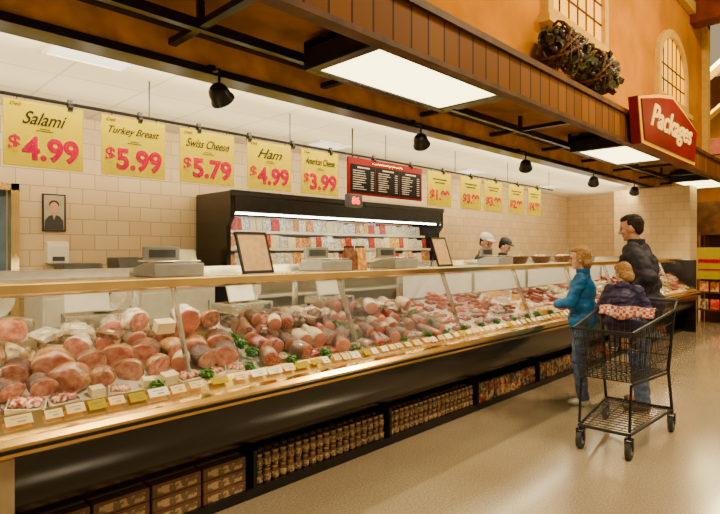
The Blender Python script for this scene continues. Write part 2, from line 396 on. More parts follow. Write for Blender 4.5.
def person(loc, rz, S, arms, head_yaw, head_pitch, hair, skinm, coat, trous, shoe, label, legs=None, hood=False, HS=1., lean=0., longcoat=0., cap_=None, apron=False, seated=None, loose=0., fold=.014, broad=0.):
    V = Vector
    sh = {1: V((0, .168+broad, 1.435)), -1: V((0, -.168-broad, 1.435))}
    hipz = .93
    hips = {1: V((0, .09, hipz)), -1: V((0, -.09, hipz))}
    lg = legs or {1: (V((.03, .11, .50)), V((-.02, .12, .085))), -1: (V((.05, -.11, .50)), V((.03, -.13, .085)))}
    hc = V((.03, 0, 1.66+(HS-1)*.10))
    L = Matrix.Translation((0, 0, hipz)) @ Matrix.Rotation(lean, 4, 'Y') @ Matrix.Translation((0, 0, -hipz))
    up = lambda p: L @ V(p)
    HR = Matrix.Rotation(head_yaw, 4, 'Z') @ Matrix.Rotation(head_pitch, 4, 'Y')
    HT = Matrix.Translation(up(hc)) @ HR @ Matrix.Scale(HS, 4)
    b = MB()
    b.ell(up((0, 0, .98)), (.105, .155, .11)); b.ell(up((.01, 0, 1.12)), (.095, .135, .13)); b.ell(up((.01, 0, 1.31)), (.115, .16, .17))
    b.cap(up((0, -.13, 1.43)), up((0, .13, 1.43)), .05, .05)
    b.cap(up((0, 0, 1.45)), up((.02, 0, 1.60)), .056, .050)
    b.ell((-.012, 0, .022), (.098, .075, .104), T=HT); b.ell((.030, 0, -.045), (.056, .053, .072), T=HT); b.ell((.062, 0, -.094), (.024, .024, .018), T=HT)
    b.cap((.084, 0, .012), (.108, 0, -.028), .007, .011, 8, T=HT); b.ell((.098, 0, -.034), (.013, .015, .009), T=HT)
    for s in (1, -1):
        b.ell((-.004, s*.077, -.012), (.018, .008, .030), T=HT); b.ell((.074, s*.030, .028), (.014, .022, .008), T=HT); b.ell((.058, s*.040, -.028), (.020, .018, .020), T=HT)
    J = {}
    for s in (1, -1):
        e, w, hd, hn, cu = arms[s]; e = V(e); w = V(w); S0 = up(sh[s]); J[s] = (S0, e, w)
        b.cap(S0, e, .050, .040); b.cap(e, w, .040, .026)
        hand(b, w, V(hd), V(hn), V((0, -s, .5)), cu)
        k, a = lg[s]; b.cap(hips[s], k, .085, .056); b.cap(k, a, .055, .037); b.cap(a, a+V((.10, 0, -.045)), .036, .030)
    body = remesh('person', b, skinm, .0060, 1, None, S, loc, (0, 0, rz))
    j = MB(); g = .018+loose
    j.ell(up((.0, 0, .98-longcoat*.3)), (.122+g, .160+g, .13+longcoat)); j.cap(up((0, -.05, .90)), up((0, .05, .90)), .115+g*.5, .115+g*.5)
    j.ell(up((.01, 0, 1.13)), (.112+g, .148+g, .17)); j.ell(up((.01, 0, 1.29)), (.122+g*.8, .160+g*.6+broad*.5, .19))
    j.cap(up((0, -.115-broad, 1.425)), up((0, .115+broad, 1.425)), .064+loose*.3, .064+loose*.3)
    j.cap(up((-.005, 0, 1.46)), up((.0, 0, 1.505)), .080, .066)
    if hood: j.cap(up((-.09, -.05, 1.50)), up((-.09, .05, 1.50)), .05, .05)
    for s in (1, -1):
        S0, e, w = J[s]; d = (w-e).normalized(); j.cap(S0, e, .062+loose*.45, .056+loose*.5); j.cap(e, w-d*.012, .056+loose*.5, .044+loose*.25)
    jm = remesh('jacket', j, coat, .010, 4, body, S); folds(jm, S, fold)
    c = MB(); c.rev([(.062, -.01), (.078, -.015), (.074, .035), (.062, .04), (.058, .03)], 20, T=Matrix.Translation(up((.0, 0, 1.515))))
    c.v = [tuple(V(p)*S) for p in c.v]; obj('collar', c, [coat], body)
    t = MB(); t.ell((0, 0, .93), (.118, .165, .12))
    for s in (1, -1):
        k, a = lg[s]; t.cap(hips[s], k, .100, .076); t.cap(k, a+(k-a).normalized()*.02, .074, .064)
    tm = remesh('trousers', t, trous, .010, 4, body, S); folds(tm, S, .010, 11)
    for s in (1, -1):
        k, a = lg[s]; m = MB(); fd = V((.13, s*.02, 0)); 
        if seated: fd = V((.10, 0, .02))
        m.cap(a+V((-.025, 0, -.03)), a+fd+V((0, 0, -.047)), .045, .036); m.cap(a, a+V((0, 0, .03)), .048, .05)
        remesh('shoe', m, shoe, .008, 3, body, S)
    h = MB()
    h.ell((-.028, 0, .036), (.090, .081, .094), T=HT); h.ell((-.055, 0, -.005), (.050, .073, .072), T=HT)
    h.ell((.010, 0, .085), (.072, .064, .042), T=HT)
    if hair[1]:
        h.ell((-.055, 0, -.05), (.052, .076, .075), T=HT); h.ell((.0, 0, .085), (.084, .070, .042), T=HT)
        for s in (1, -1): h.ell((-.01, s*.066, .01), (.045, .018, .06), T=HT)
    hm = remesh('hair', h, hair[0], .006, 1, body, S); folds(hm, S*HS, .005, 26)
    for s in (1, -1):
        f = MB(); f.ell((.083, s*.030, .006), (.008, .011, .006), T=HT, seg=10, rings=6)
        f.v = [tuple(V(p)*S) for p in f.v]; obj('eye', f, ['eye'], body)
        f = MB(); f.ell((.086, s*.032, .028), (.005, .017, .0035), T=HT, seg=10, rings=6)
        f.v = [tuple(V(p)*S) for p in f.v]; obj('eyebrow', f, [hair[0]], body)
    f = MB(); f.ell((.085, 0, -.064), (.006, .020, .005), T=HT, seg=10, rings=6); f.v = [tuple(V(p)*S) for p in f.v]; obj('mouth', f, ['lip'], body)
    if cap_:
        c = MB(); c.ell((-.02, 0, .085), (.105, .092, .065), T=HT); c.ell((.08, 0, .075), (.065, .07, .012), T=HT)
        remesh('cap', c, cap_, .008, 2, body, S)
    if apron:
        a = MB(); a.prism([(.135, -.02), (.15, -.02), (.165, .55), (.15, .55)], -.13, .13, 0, 'x', T=Matrix.Translation((0, 0, .85)) @ Matrix.Rotation(pi/2*-1, 4, 'Z') @ Matrix.Scale(-1, 4, (0, 1, 0)))
        a.v = [tuple(V(p)*S) for p in a.v]
        obj('apron', a, ['apron'], body, smooth=False)
    tag(body, label, 'person'); return body

V = Vector
CX, CY = 4.80, 1.49
person((5.30, 1.60, 0), math.radians(96), 1.0,
       {1: ((-.10, .33, 1.20), (.01, .33, 1.085), (.10, .9, -.2), (0, 0, -1), .8), -1: ((.06, -.33, 1.17), (.22, -.18, 1.04), (.8, .5, .0), (-.3, .3, -1), .6)},
       math.radians(6), math.radians(10), ('hairdark', False), 'skin', 'navy', 'jeans', 'shoe',
       'dark-haired man in bulky navy jacket and jeans beside a cart', lean=.10, loose=.050, fold=.014, broad=.035)
person((5.08, 2.06, 0), math.radians(104), .82,
       {1: ((.10, .23, 1.18), (.27, .12, 1.14), (.9, -.3, .1), (0, 0, -1), .5), -1: ((.06, -.24, 1.18), (.24, -.16, 1.10), (.9, .2, .0), (0, 0, -1), .5)},
       math.radians(4), math.radians(6), ('hairblond', True), 'skin2', 'bluecoat', 'jeans', 'sneaker',
       'blond child in long blue coat looking into the deli case', HS=1.12, longcoat=.05, loose=.022, fold=.012)
S = .56
seatz = .785
legs = {1: (V((.30, .12, .93)), V((.34, .13, .55))), -1: (V((.30, -.12, .93)), V((.34, -.13, .55)))}
person((CX-.19, CY+.06, seatz-.83*S), math.radians(14), S,
       {1: ((.18, .30, 1.12), (.36, .18, 1.05), (1, -.2, 0), (0, 0, -1), .8), -1: ((.16, -.30, 1.12), (.34, -.20, 1.06), (1, .2, 0), (0, 0, -1), .8)},
       math.radians(44), math.radians(26), ('hairblond', True), 'skin2', 'purple', 'khaki', 'sneaker',
       'toddler in puffy dark blue jacket sitting in the shopping cart seat', legs=legs, HS=1.32, hood=True, seated=True, loose=.085, fold=.022, lean=.22)
person((6.18, 3.85, 0), math.radians(-80), .93, {1: ((.12, .24, 1.2), (.34, .14, 1.12), (1, 0, -.2), (0, 0, -1), .5), -1: ((.12, -.24, 1.2), (.34, -.14, 1.12), (1, 0, -.2), (0, 0, -1), .5)},
       math.radians(-30), math.radians(22), ('hairdark', False), 'skin', 'uniform', 'khaki', 'shoe', 'deli worker in black uniform and light cap', cap_='apron', lean=.06, apron=True)
person((7.35, 4.25, 0), math.radians(-100), .91, {1: ((.12, .24, 1.2), (.34, .14, 1.12), (1, 0, -.2), (0, 0, -1), .5), -1: ((.12, -.24, 1.2), (.34, -.14, 1.12), (1, 0, -.2), (0, 0, -1), .5)},
       math.radians(20), math.radians(28), ('hairdark', False), 'skin2', 'uniform', 'khaki', 'shoe', 'deli worker in dark uniform and black cap looking down', cap_='uniform', lean=.10, apron=True)

# ------------------------------------------------------------------ room
def sbox(name, a, mt, bevel=0):
    mb = MB(); mb.box(*a); return structure(obj(name, mb, [mt], smooth=False, bevel=bevel))
sbox('floor', (-4, 24, -6, 8, -.1, 0), 'floor')
sbox('wall_back', (-2, .35, 5.45, 5.65, 0, 2.7), 'tile'); 
sbox('wall_back_long', (1.23, 12.7, 5.45, 5.65, 0, 2.7), 'tile')
sbox('wall_back_lintel', (.35, 1.23, 5.45, 5.65, 2.03, 2.7), 'tile')
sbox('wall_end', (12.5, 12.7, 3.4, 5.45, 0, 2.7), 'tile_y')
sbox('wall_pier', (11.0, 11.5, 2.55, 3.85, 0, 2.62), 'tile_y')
sbox('ceiling', (-2, 12.7, 3.42, 5.65, 2.7, 2.78), 'ceilgrid')
sbox('ceiling_soffit', (-2, 12.7, 2.14, 3.30, 2.92, 2.98), 'soffit')
sbox('wall_upper', (-2, 12.2, 2.6, 2.85, 2.98, 7.5), 'orange')
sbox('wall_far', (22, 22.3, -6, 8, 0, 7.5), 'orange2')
mb = MB(); mb.box(-2, 12.7, 2.08, 2.14, 2.66, 2.96, 0); mb.box(-2, 12.72, 2.05, 2.14, 2.95, 3.0, 1); mb.box(-2, 12.72, 2.06, 2.15, 2.64, 2.675, 1); mb.box(-2, 12.7, 2.08, 2.7, 2.96, 2.99, 1)
structure(obj('trim_1', mb, ['planks', 'brownwood'], smooth=False))
mb = MB(); mb.box(-2, 12.7, 3.26, 3.40, 2.68, 2.94, 0); mb.box(-2, 12.7, 3.24, 3.42, 2.63, 2.68, 1); mb.box(-2, 12.7, 3.2, 3.42, 2.86, 2.9, 1)
structure(obj('trim_2', mb, ['beam', 'black'], smooth=False))
mb = MB()
mb.box(-2, 12.7, 2.86, 2.91, 2.74, 2.80, 0)
mb.box(-2, 12.7, 2.18, 2.23, 2.74, 2.80, 0)
x = .3
while x < 12:
    mb.box(x-.025, x+.025, 2.18, 3.25, 2.75, 2.79, 0)
    mb.box(x-.02, x+.02, 2.87, 2.90, 2.76, 2.93, 0); mb.box(x-.02, x+.02, 2.19, 2.22, 2.76, 2.93, 0)
    x += 1.28
structure(obj('trim_3', mb, ['black'], smooth=False))
mb = MB(); mb.box(-2, 12.3, 2.5, 2.62, 5.75, 5.95, 0); mb.box(12.1, 12.3, 2.5, 2.62, 2.98, 7.5, 0)
structure(obj('trim_4', mb, ['cream'], smooth=False))
mb = MB(); mb.box(11.2, 11.6, -4, 2.6, 5.6, 6.0, 0); mb.box(19.4, 19.7, -4, 6, 4.4, 4.9, 0)
structure(obj('trim_5', mb, ['redbeam'], smooth=False))
mb = MB(); mb.cyl((15, 3.6, 5.2), (15, 1.2, 7.2), .12, .12, 4); mb.cyl((15, 3.6, 4.2), (15, 1.2, 6.2), .08, .08, 4)
structure(obj('trim_6', mb, ['cream'], smooth=False))

def arch_pts(w, h, rise, n=16):
    pts = [(-w/2, 0), (w/2, 0), (w/2, h-rise)]
    for i in range(1, n):
        a = pi*i/n; pts.append((w/2*math.cos(a), h-rise+rise*math.sin(a)))
    pts.append((-w/2, h-rise)); return pts
def window(n, x, z, w=1.45, h=1.0, rise=.55):
    root = structure(empty('window_%d' % n, (x, 2.6, z)))
    mb = MB(); mb.prism(arch_pts(w, h, rise), -.02, -.005, 0, 'y'); structure(obj('window_pane', mb, ['winglow'], root, smooth=False))
    outer = arch_pts(w+.24, h+.26, rise+.12); inner = arch_pts(w, h, rise)
    mb = MB()
    o2 = [(a, b-.13) for a, b in outer]
    nn = len(outer)
    for i in range(nn):
        j = (i+1) % nn
        vs = []
        for yy in (-.07, 0):
            vs += [(o2[i][0], yy, o2[i][1]), (o2[j][0], yy, o2[j][1]), (inner[j][0], yy, inner[j][1]), (inner[i][0], yy, inner[i][1])]
        mb.add(vs, [(0, 1, 2, 3), (7, 6, 5, 4), (0, 4, 5, 1), (2, 6, 7, 3), (1, 5, 6, 2), (3, 7, 4, 0)])
    mb.box(-w/2-.2, w/2+.2, -.12, 0, -.20, -.12)
    structure(obj('window_frame', mb, ['cream'], root, smooth=False))
    mb = MB()
    for i in range(-2, 3):
        xx = i*w/6; zz = h-rise+rise*math.sqrt(max(0, 1-(2*xx/w)**2))
        mb.box(xx-.010, xx+.010, -.032, -.02, 0, zz)
    for zz in (.25, .5): mb.box(-w/2, w/2, -.032, -.02, zz-.010, zz+.010)
    structure(obj('window_muntins', mb, ['brownwood'], root, smooth=False))
window(1, 6.2, 4.02); window(2, 10.0, 3.95); window(3, 2.5, 3.95)

root = structure(empty('door_1', (.79, 5.45, 0)))
mb = MB(); mb.box(-.44, -.38, -.04, .2, 0, 2.03); mb.box(.38, .44, -.04, .2, 0, 2.03); mb.box(-.44, .44, -.04, .2, 1.97, 2.03)
structure(obj('door_frame', mb, ['goldpale'], root, smooth=False))
mb = MB()
for i in range(6): mb.box(-.38+i*.127, -.38+i*.127+.12, .10+.012*(i % 2), .11+.012*(i % 2), .02, 1.97)
structure(obj('door_strip_curtain', mb, ['blue'], root, smooth=False))

# ------------------------------------------------------------------ ceiling lights
def fixture(x0):
    r = empty('ceiling_light_box', (x0, 2.5, 2.70))
    mb = MB(); mb.box(-.1, 1.46, -.34, -.28, -.02, .16); mb.box(-.1, 1.46, .30, .36, -.02, .16); mb.box(-.1, -.02, -.28, .30, -.02, .16); mb.box(1.38, 1.46, -.28, .30, -.02, .16); mb.box(-.1, 1.46, -.34, .36, .12, .18)
    obj('housing', mb, ['black'], r, smooth=False, bevel=.004)
    mb = MB(); mb.box(-.02, 1.38, -.28, .30, -.005, .01); obj('diffuser', mb, ['panel'], r, smooth=False, label='glowing warm white diffuser')
    mb = MB()
    for xx in (.2, 1.16): mb.cyl((xx, 0, .17), (xx, 0, .22), .012)
    obj('mounting_rod', mb, ['black'], r)
    tag(r, 'black boxed fluorescent ceiling light with warm glowing diffuser', 'ceiling light', 'box lights under the canopy')
for x0 in (-1.86, 2.44, 6.75, 11.05): fixture(x0)
for x0, y0 in ((.98, 3.52), (4.0, 4.6), (7.0, 4.6), (9.8, 4.6)):
    r = empty('recessed_light', (x0, y0, 2.7)); w, d = .5, .26
    mb = MB(); mb.box(0, w, 0, .02, -.02, -.001); mb.box(0, w, d-.02, d, -.02, -.001); mb.box(0, .02, .02, d-.02, -.02, -.001); mb.box(w-.02, w, .02, d-.02, -.02, -.001)
    obj('frame', mb, ['white'], r, smooth=False)
    mb = MB(); mb.box(.02, w-.02, .02, d-.02, -.012, -.001); obj('diffuser', mb, ['troffer'], r, smooth=False)
    tag(r, 'small rectangular recessed ceiling light with soft white diffuser', 'ceiling light', 'recessed lights over the service area')

for i, x0 in enumerate((-.2, 1.86, 4.0, 6.05, 8.16, 9.96, 12.0)):
    r = empty('spotlight', (x0, 3.15, 2.66))
    mb = MB(); mb.cyl((0, .1, .0), (0, 0, -.02), .014); mb.cyl((0, 0, -.02), (0, 0, -.13), .010); mb.cyl((0, .1, -.01), (0, .1, .03), .03); mb.ell((0, 0, -.13), (.024, .024, .024))
    obj('stem', mb, ['black'], r)
    R = Matrix.Translation((0, 0, -.175)) @ Euler((math.radians(20), math.radians(-48), 0)).to_matrix().to_4x4() @ Matrix.Scale(.86, 4)
    mb = MB(); mb.rev([(.012, .080), (.045, .070), (.070, .045), (.080, .01), (.082, -.03), (.094, -.05), (.096, -.068), (.086, -.068), (.066, -.03), (.05, -.02)], 22, T=R)
    obj('lamp_head', mb, ['black'], r)
    mb = MB(); mb.rev([(.02, -.03), (.055, -.035), (.05, -.05), (.015, -.055)], 16, T=R); obj('bulb', mb, ['bulb'], r)
    tag(r, 'compact round black spotlight angled toward the case', 'spotlight', 'spotlights on the canopy beam')
    if i < 6:
        l = bpy.data.lights.new('case_spot', 'SPOT'); l.energy = 135; l.spot_size = math.radians(80); l.spot_blend = .6; l.color = (1, .83, .53); l.shadow_soft_size = .04
        lo = bpy.data.objects.new('case_spot', l); COL.objects.link(lo); lo.location = (x0, 2.93, 2.34)
        lo.rotation_euler = (Vector((x0+.3, 2.75, .8))-Vector(lo.location)).to_track_quat('-Z', 'Y').to_euler()

# ------------------------------------------------------------------ sign rail + signs
YS = 3.9
r = empty('sign_rail', (0, YS, 2.425))
mb = MB(); mb.cyl((-1, 0, 0), (8.4, 0, 0), .012, seg=8); obj('rail', mb, ['black'], r)
x = -.9; 
while x < 8.4:
    mb = MB(); mb.cyl((x, 0, 0), (x, 0, .275), .005, seg=6); obj('hanger_rod', mb, ['black'], r)
    x += 1.31
x = -.7
while x < 8.4:
    mb = MB(); mb.cyl((x-.014, 0, -.02), (x+.014, 0, -.02), .026, seg=12); mb.box(x-.014, x+.014, -.012, .012, -.05, .03); obj('clip', mb, ['black'], r)
    x += .47 if x < 3.2 else .62
tag(r, 'black metal rail with clips hung from ceiling over the counter', 'sign rail')
signs = [(.80, 1.26, 'Salami', '4.99'), (1.38, 1.84, 'Turkey Breast', '5.99'), (1.96, 2.44, 'Swiss Cheese', '5.79'), (2.57, 3.04, 'Ham', '4.99'), (3.16, 3.63, 'American Cheese', '3.99'),
         (5.08, 5.56, 'Bologna', '1.99'), (5.77, 6.24, 'Roast Beef', '3.99'), (6.33, 6.80, 'Pastrami', '3.99'), (6.98, 7.42, 'Provolone', '2.99'), (7.56, 7.98, 'Liverwurst', '4.99')]
for x0, x1, nm, pr in signs:
    w = x1-x0; r = empty('price_sign', ((x0+x1)/2, YS, 2.40))
    mb = MB(); mb.box(-w/2, w/2, -.004, .004, -.42, 0); obj('card', mb, ['yellow'], r, smooth=False)
    mb = MB(); mb.box(-w*.35, -w*.35+.006, -.003, .003, 0, .03); mb.box(w*.35, w*.35+.006, -.003, .003, 0, .03); obj('hook', mb, ['black'], r, smooth=False)
    if x0 < 5:
        textobj('product_lettering', nm, 'ink', r, (0, -.006, -.105), w*(.56 if len(nm) < 8 else .8), .085 if len(nm) < 8 else .066, shear=.5, bold=.010)
        textobj('top_lettering', 'Deli', 'ink', r, (-w*.36, -.006, -.03), w*.14, .022, shear=.3)
        mb = MB(); mb.box(-.05, .05, -.0065, -.0045, -.185, -.180); mb.box(-.03, .03, -.0065, -.0045, -.172, -.167); obj('small_print', mb, ['ink'], r, smooth=False)
        textobj('dollar_lettering', '$', 'red', r, (-w*.37, -.006, -.28), .065, .11, bold=.02)
        textobj('price_lettering', pr, 'red', r, (w*.08, -.006, -.30), w*.72, .155, bold=.033)
        tag(r, 'yellow hanging price sign reading %s $%s in red' % (nm, pr), 'price sign', 'yellow price signs over the counter')
    else:
        textobj('price_lettering', '$'+pr, 'red', r, (0, -.006, -.29), w*.80, .14, bold=.03)
        mb = MB(); mb.box(-.14, .14, -.0065, -.0045, -.10, -.085); mb.box(-.10, .10, -.0065, -.0045, -.14, -.125); obj('small_print', mb, ['ink'], r, smooth=False)
        tag(r, 'yellow hanging price sign with red $%s' % pr, 'price sign', 'yellow price signs over the counter')
r = empty('menu_board', (4.36, YS, 2.40))
mb = MB(); mb.box(-.6, .6, -.012, .012, -.38, 0); obj('board', mb, ['menured'], r, smooth=False, bevel=.004)
rr = random.Random(5)
for xx in (-.385, 0, .385):
    mb = MB(); mb.box(xx-.185, xx+.185, -.018, -.013, -.355, -.07); obj('menu_panel', mb, ['menutext'], r, smooth=False)
    mb = MB()
    mb.box(xx-.09, xx+.09, -.0200, -.0185, -.105, -.092)
    for k in range(9):
        z = -.13-k*.0235; mb.box(xx-.155, xx-.155+rr.uniform(.12, .2), -.0200, -.0185, z-.006, z); mb.box(xx+.11, xx+.155, -.0200, -.0185, z-.006, z)
    obj('menu_lines', mb, ['menuline'], r, smooth=False)
mb = MB(); mb.box(-.25, .25, -.018, -.013, -.050, -.03); obj('heading_strip', mb, ['goldpale'], r, smooth=False)
mb = MB(); mb.box(-.45, -.44, -.005, .005, 0, .03); mb.box(.44, .45, -.005, .005, 0, .03); obj('hook', mb, ['black'], r, smooth=False)
tag(r, 'maroon-framed black menu board with three columns of small text', 'menu board')
r = empty('queue_number_display', (3.85, YS, 2.02))
mb = MB(); mb.box(-.10, .10, -.03, .03, -.13, 0); obj('casing', mb, ['dgrey'], r, smooth=False, bevel=.006)
textobj('lit_number', '86', 'led', r, (0, -.033, -.065), .11, .075, bold=.02)
mb = MB(); mb.cyl((0, .02, 0), (0, .02, .68), .008, seg=8); obj('stem', mb, ['black'], r)
tag(r, 'small black now-serving display with red lit digits', 'number display')

r = empty('storefront_sign', (7.45, 1.97, 2.62))
pts = [(-1.12, 0), (1.12, 0), (1.24, .50), (.55, .66), (0, .76), (-.55, .66), (-1.24, .50)]
def shr(p, k, kz): return [(a*k, .34+(b-.34)*kz) for a, b in p]
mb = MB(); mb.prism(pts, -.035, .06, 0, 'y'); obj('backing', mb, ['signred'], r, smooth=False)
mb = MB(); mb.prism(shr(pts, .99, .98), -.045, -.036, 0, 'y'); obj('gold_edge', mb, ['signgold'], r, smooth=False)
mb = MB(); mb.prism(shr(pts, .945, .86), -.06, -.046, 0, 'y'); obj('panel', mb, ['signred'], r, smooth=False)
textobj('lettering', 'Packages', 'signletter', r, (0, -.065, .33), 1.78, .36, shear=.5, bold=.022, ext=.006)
tag(r, 'dark red peaked storefront sign with cream script lettering reading Packages', 'sign')

def bundle(x0, z0):
    r = empty('grape_bundle', (x0, 2.385, z0))
    mb = MB(); mb.ell((0, 0, 0), (.33, .15, .15), seg=20, rings=12)
    for k in range(5):
        a0 = k*.6
        pts_ = [Vector((.36*math.cos(t*2*pi/16)*math.cos(a0*.2), .19*math.sin(t*2*pi/16+a0), .19*math.cos(t*2*pi/16*1+a0))) for t in range(17)]
        for p_, q_ in zip(pts_[:-1], pts_[1:]): mb.cyl(p_, q_, .014, seg=6)
    obj('vine_core', mb, ['brownwood'], r)
    rr = random.Random(int(x0*10))
    g = MB(); g.ell((0, 0, 0), (.034,)*3, seg=8, rings=6); gm = mesh_of(g, 'grape', ['grape'])
    for k in range(75):
        ph = rr.uniform(-1.15, 1.15); a = rr.uniform(0, 2*pi); q = rr.uniform(.9, 1.12)
        obj('grape', gm, [], r, (.37*math.sin(ph)*q, -abs(.165*math.cos(ph)*math.sin(a))*q, .175*math.cos(ph)*math.cos(a)*q))
    mb = MB()
    for k in range(85):
        ph = rr.uniform(-1.4, 1.4); a = rr.uniform(0, 2*pi); q = rr.uniform(.9, 1.15); s = rr.uniform(.9, 1.5)
        T = Matrix.Translation((.39*math.sin(ph)*q, .17*math.cos(ph)*math.cos(a)*q, .20*math.cos(ph)*math.sin(a)*q)) @ Euler((a+pi/2+rr.uniform(-.6, .6), rr.uniform(-.8, .8), rr.uniform(-1.5, 1.5))).to_matrix().to_4x4() @ Matrix.Scale(s, 4)
        mb.add([(-.05, 0, 0), (-.03, .035, .012), (.0, .022, 0), (.03, .035, -.008), (.055, 0, .01), (.03, -.035, .008), (0, -.022, 0), (-.03, -.035, .012)], [(0, 1, 2, 3, 4, 5, 6, 7)], 0, T)
    o = obj('leaves', mb, ['leaf'], r, smooth=False); o["kind"] = "stuff"
    tag(r, 'loose dark bundle of grapes and vine leaves on orange wall', 'decoration', 'grape bundles on the wall')
bundle(5.42, 3.53); bundle(6.32, 3.50)

# ------------------------------------------------------------------ deli display case
X0, X1 = -1.1, 10.85
case = empty('deli_display_case', (4.9, 2.9, 0)); O = Vector((4.9, 2.9, 0))
TL = Matrix.Translation(-O)
def zdeck(y): return .775+(y-2.47)*.29
def cbox(name, a, mt, bevel=0, label=None):
    mb = MB(); mb.box(*a, 0, TL); return obj(name, mb, [mt], case, smooth=False, bevel=bevel, label=label)
def cpr(name, poly, mt, x0=X0, x1=X1, smooth=True, ang=40, label=None):
    mb = MB(); mb.prism(poly, x0, x1, 0, 'x', TL); return obj(name, mb, [mt], case, smooth=smooth, ang=ang, label=label)
prof = [(2.44, .65)]
for i in range(13):
    t = i/12; a = t*pi/2
    prof.append((2.40+.40*(1-math.cos(a))**1.0, .65-.36*math.sin(a)))
prof += [(2.80, .26), (3.22, .26), (3.22, .74), (2.44, .74)]
cpr('lower_panel', prof, 'blacksat', .53, X1, ang=25, label='glossy black curved lower panel')
cpr('end_section_panel', [(2.40, .0), (2.46, .0), (3.2, .0), (3.2, .74), (2.40, .74)], 'tan', X0, .53)
cpr('bumper_rail', [(2.335, .672), (2.36, .655), (2.43, .65), (2.45, .66), (2.45, .74), (2.40, .742), (2.350, .735), (2.333, .715)], 'gold', label='shiny bronze bumper rail')
cpr('bumper_inset', [(2.328, .688), (2.336, .684), (2.336, .706), (2.328, .702)], 'black')
cpr('price_rail', [(2.40, .742), (2.465, .80), (2.475, .80), (2.475, .74), (2.40, .735)], 'goldpale')
cpr('deck', [(2.47, .72), (3.16, .72), (3.16, zdeck(3.16)), (2.47, zdeck(2.47))], 'white', smooth=False)
cpr('rear_sill', [(3.16, .74), (3.24, .74), (3.24, 1.0), (3.16, 1.0)], 'steel', smooth=False)
cpr('front_glass', [(2.462, .80), (2.470, .80), (2.678, 1.252), (2.670, 1.252)], 'glass', smooth=False, label='tilted clear glass pane')
cpr('top_rail', [(2.645, 1.262), (2.66, 1.252), (2.70, 1.25), (2.72, 1.262), (2.72, 1.303), (2.66, 1.308), (2.642, 1.298)], 'goldpale', label='pale gold top rail')
cpr('top_shelf', [(2.72, 1.275), (3.20, 1.275), (3.20, 1.30), (2.72, 1.30)], 'steel', smooth=False)
cpr('shelf_upstand', [(3.10, 1.30), (3.20, 1.30), (3.20, 1.345), (3.13, 1.345)], 'steel', smooth=False)
cpr('light_canopy', [(2.74, 1.275), (2.74, 1.24), (2.75, 1.24), (2.75, 1.268), (2.92, 1.268), (2.92, 1.275)], 'white', smooth=False)
mb = MB(); mb.cyl((X0+.1, 2.79, 1.256), (X1-.1, 2.79, 1.256), .010, seg=8, T=TL); obj('light_tube', mb, ['tube'], case, label='glowing fluorescent tube')
x = X0+.02
while x < X1:
    mb = MB(); mb.prism([(2.50, .79), (2.54, .80), (2.72, 1.25), (2.68, 1.25)], x-.006, x+.006, 0, 'x', TL); mb.box(x-.015, x+.015, 3.17, 3.20, .95, 1.27, 0, TL)
    obj('glass_support', mb, ['steel'], case, smooth=False); x += 1.2
x = 3.72
while x < X1-.1:
    mb = MB(); mb.box(x+.01, x+1.18, 3.175, 3.19, 1.0, 1.27, 0, TL); mb.box(x+.01, x+.04, 3.165, 3.2, 1.0, 1.27, 1, TL); mb.box(x+.01, x+1.18, 3.165, 3.2, 1.25, 1.27, 1, TL)
    obj('sliding_door', mb, ['white', 'steel'], case, smooth=False); x += 1.19
cbox('end_wall', (X1, X1+.05, 2.42, 3.22, 0, 1.28), 'blacksat', .01)
cpr('kick_plate', [(2.86, 0), (2.9, 0), (2.9, .28), (2.86, .28)], 'black', .53, X1, smooth=False)
cpr('bottom_tray', [(2.64, .0), (2.86, .0), (2.86, .035), (2.66, .035), (2.66, .055), (2.64, .055)], 'black', .53, X1, smooth=False)
for k in range(9):
    x = .6+k*1.2; cbox('tray_divider', (x-.012, x+.012, 2.645, 2.86, .035, .27), 'black')
for x0 in (1.8, 3.0): cbox('tray_riser', (x0+.02, x0+1.18, 2.742, 2.84, .035, .131), 'black')
tag(case, 'long refrigerated deli case, tilted glass, bronze rails, black curved base', 'display case')

tg = MB(); tg.box(-.036, .036, -.0015, .0015, -.022, .022)
tme = [mesh_of(tg, 'price_tag', [c], False) for c in ('whiteb', 'creamtag', 'yellow')]
tln = MB(); tln.box(-.022, .022, -.0022, -.0014, .006, .009); tln.box(-.006, .018, -.0022, -.0014, -.011, -.005)
tlm = mesh_of(tln, 'tag_print', ['tagink'], False)
rt = random.Random(21)
x = .50; i = 0
while x < 10.2:
    c = 2 if (i in (3, 5, 9, 14, 20) or rt.random() < .06) else (0 if rt.random() < .4 else 1)
    wsc = rt.choice([.9, 1.0, 1.3]) if x < 2 else rt.choice([.7, .85, 1.0])
    x += .038*wsc
    o = obj('price_tag', tme[c], [], None, (x, 2.422, .785+rt.uniform(-.002, .004)), (math.radians(-48+rt.uniform(-6, 6)), 0, rt.uniform(-.04, .04)))
    o.scale = (wsc, 1, rt.uniform(.85, 1.08))
    if x < 3.5: obj('tag_print', tlm, [], o)
    tag(o, ('white', 'cream', 'yellow')[c]+' price tag on the front rail of the deli case', 'price tag', 'price tags along the deli case')
    x += .038*wsc+rt.choice([.010, .02, .04]); i += 1

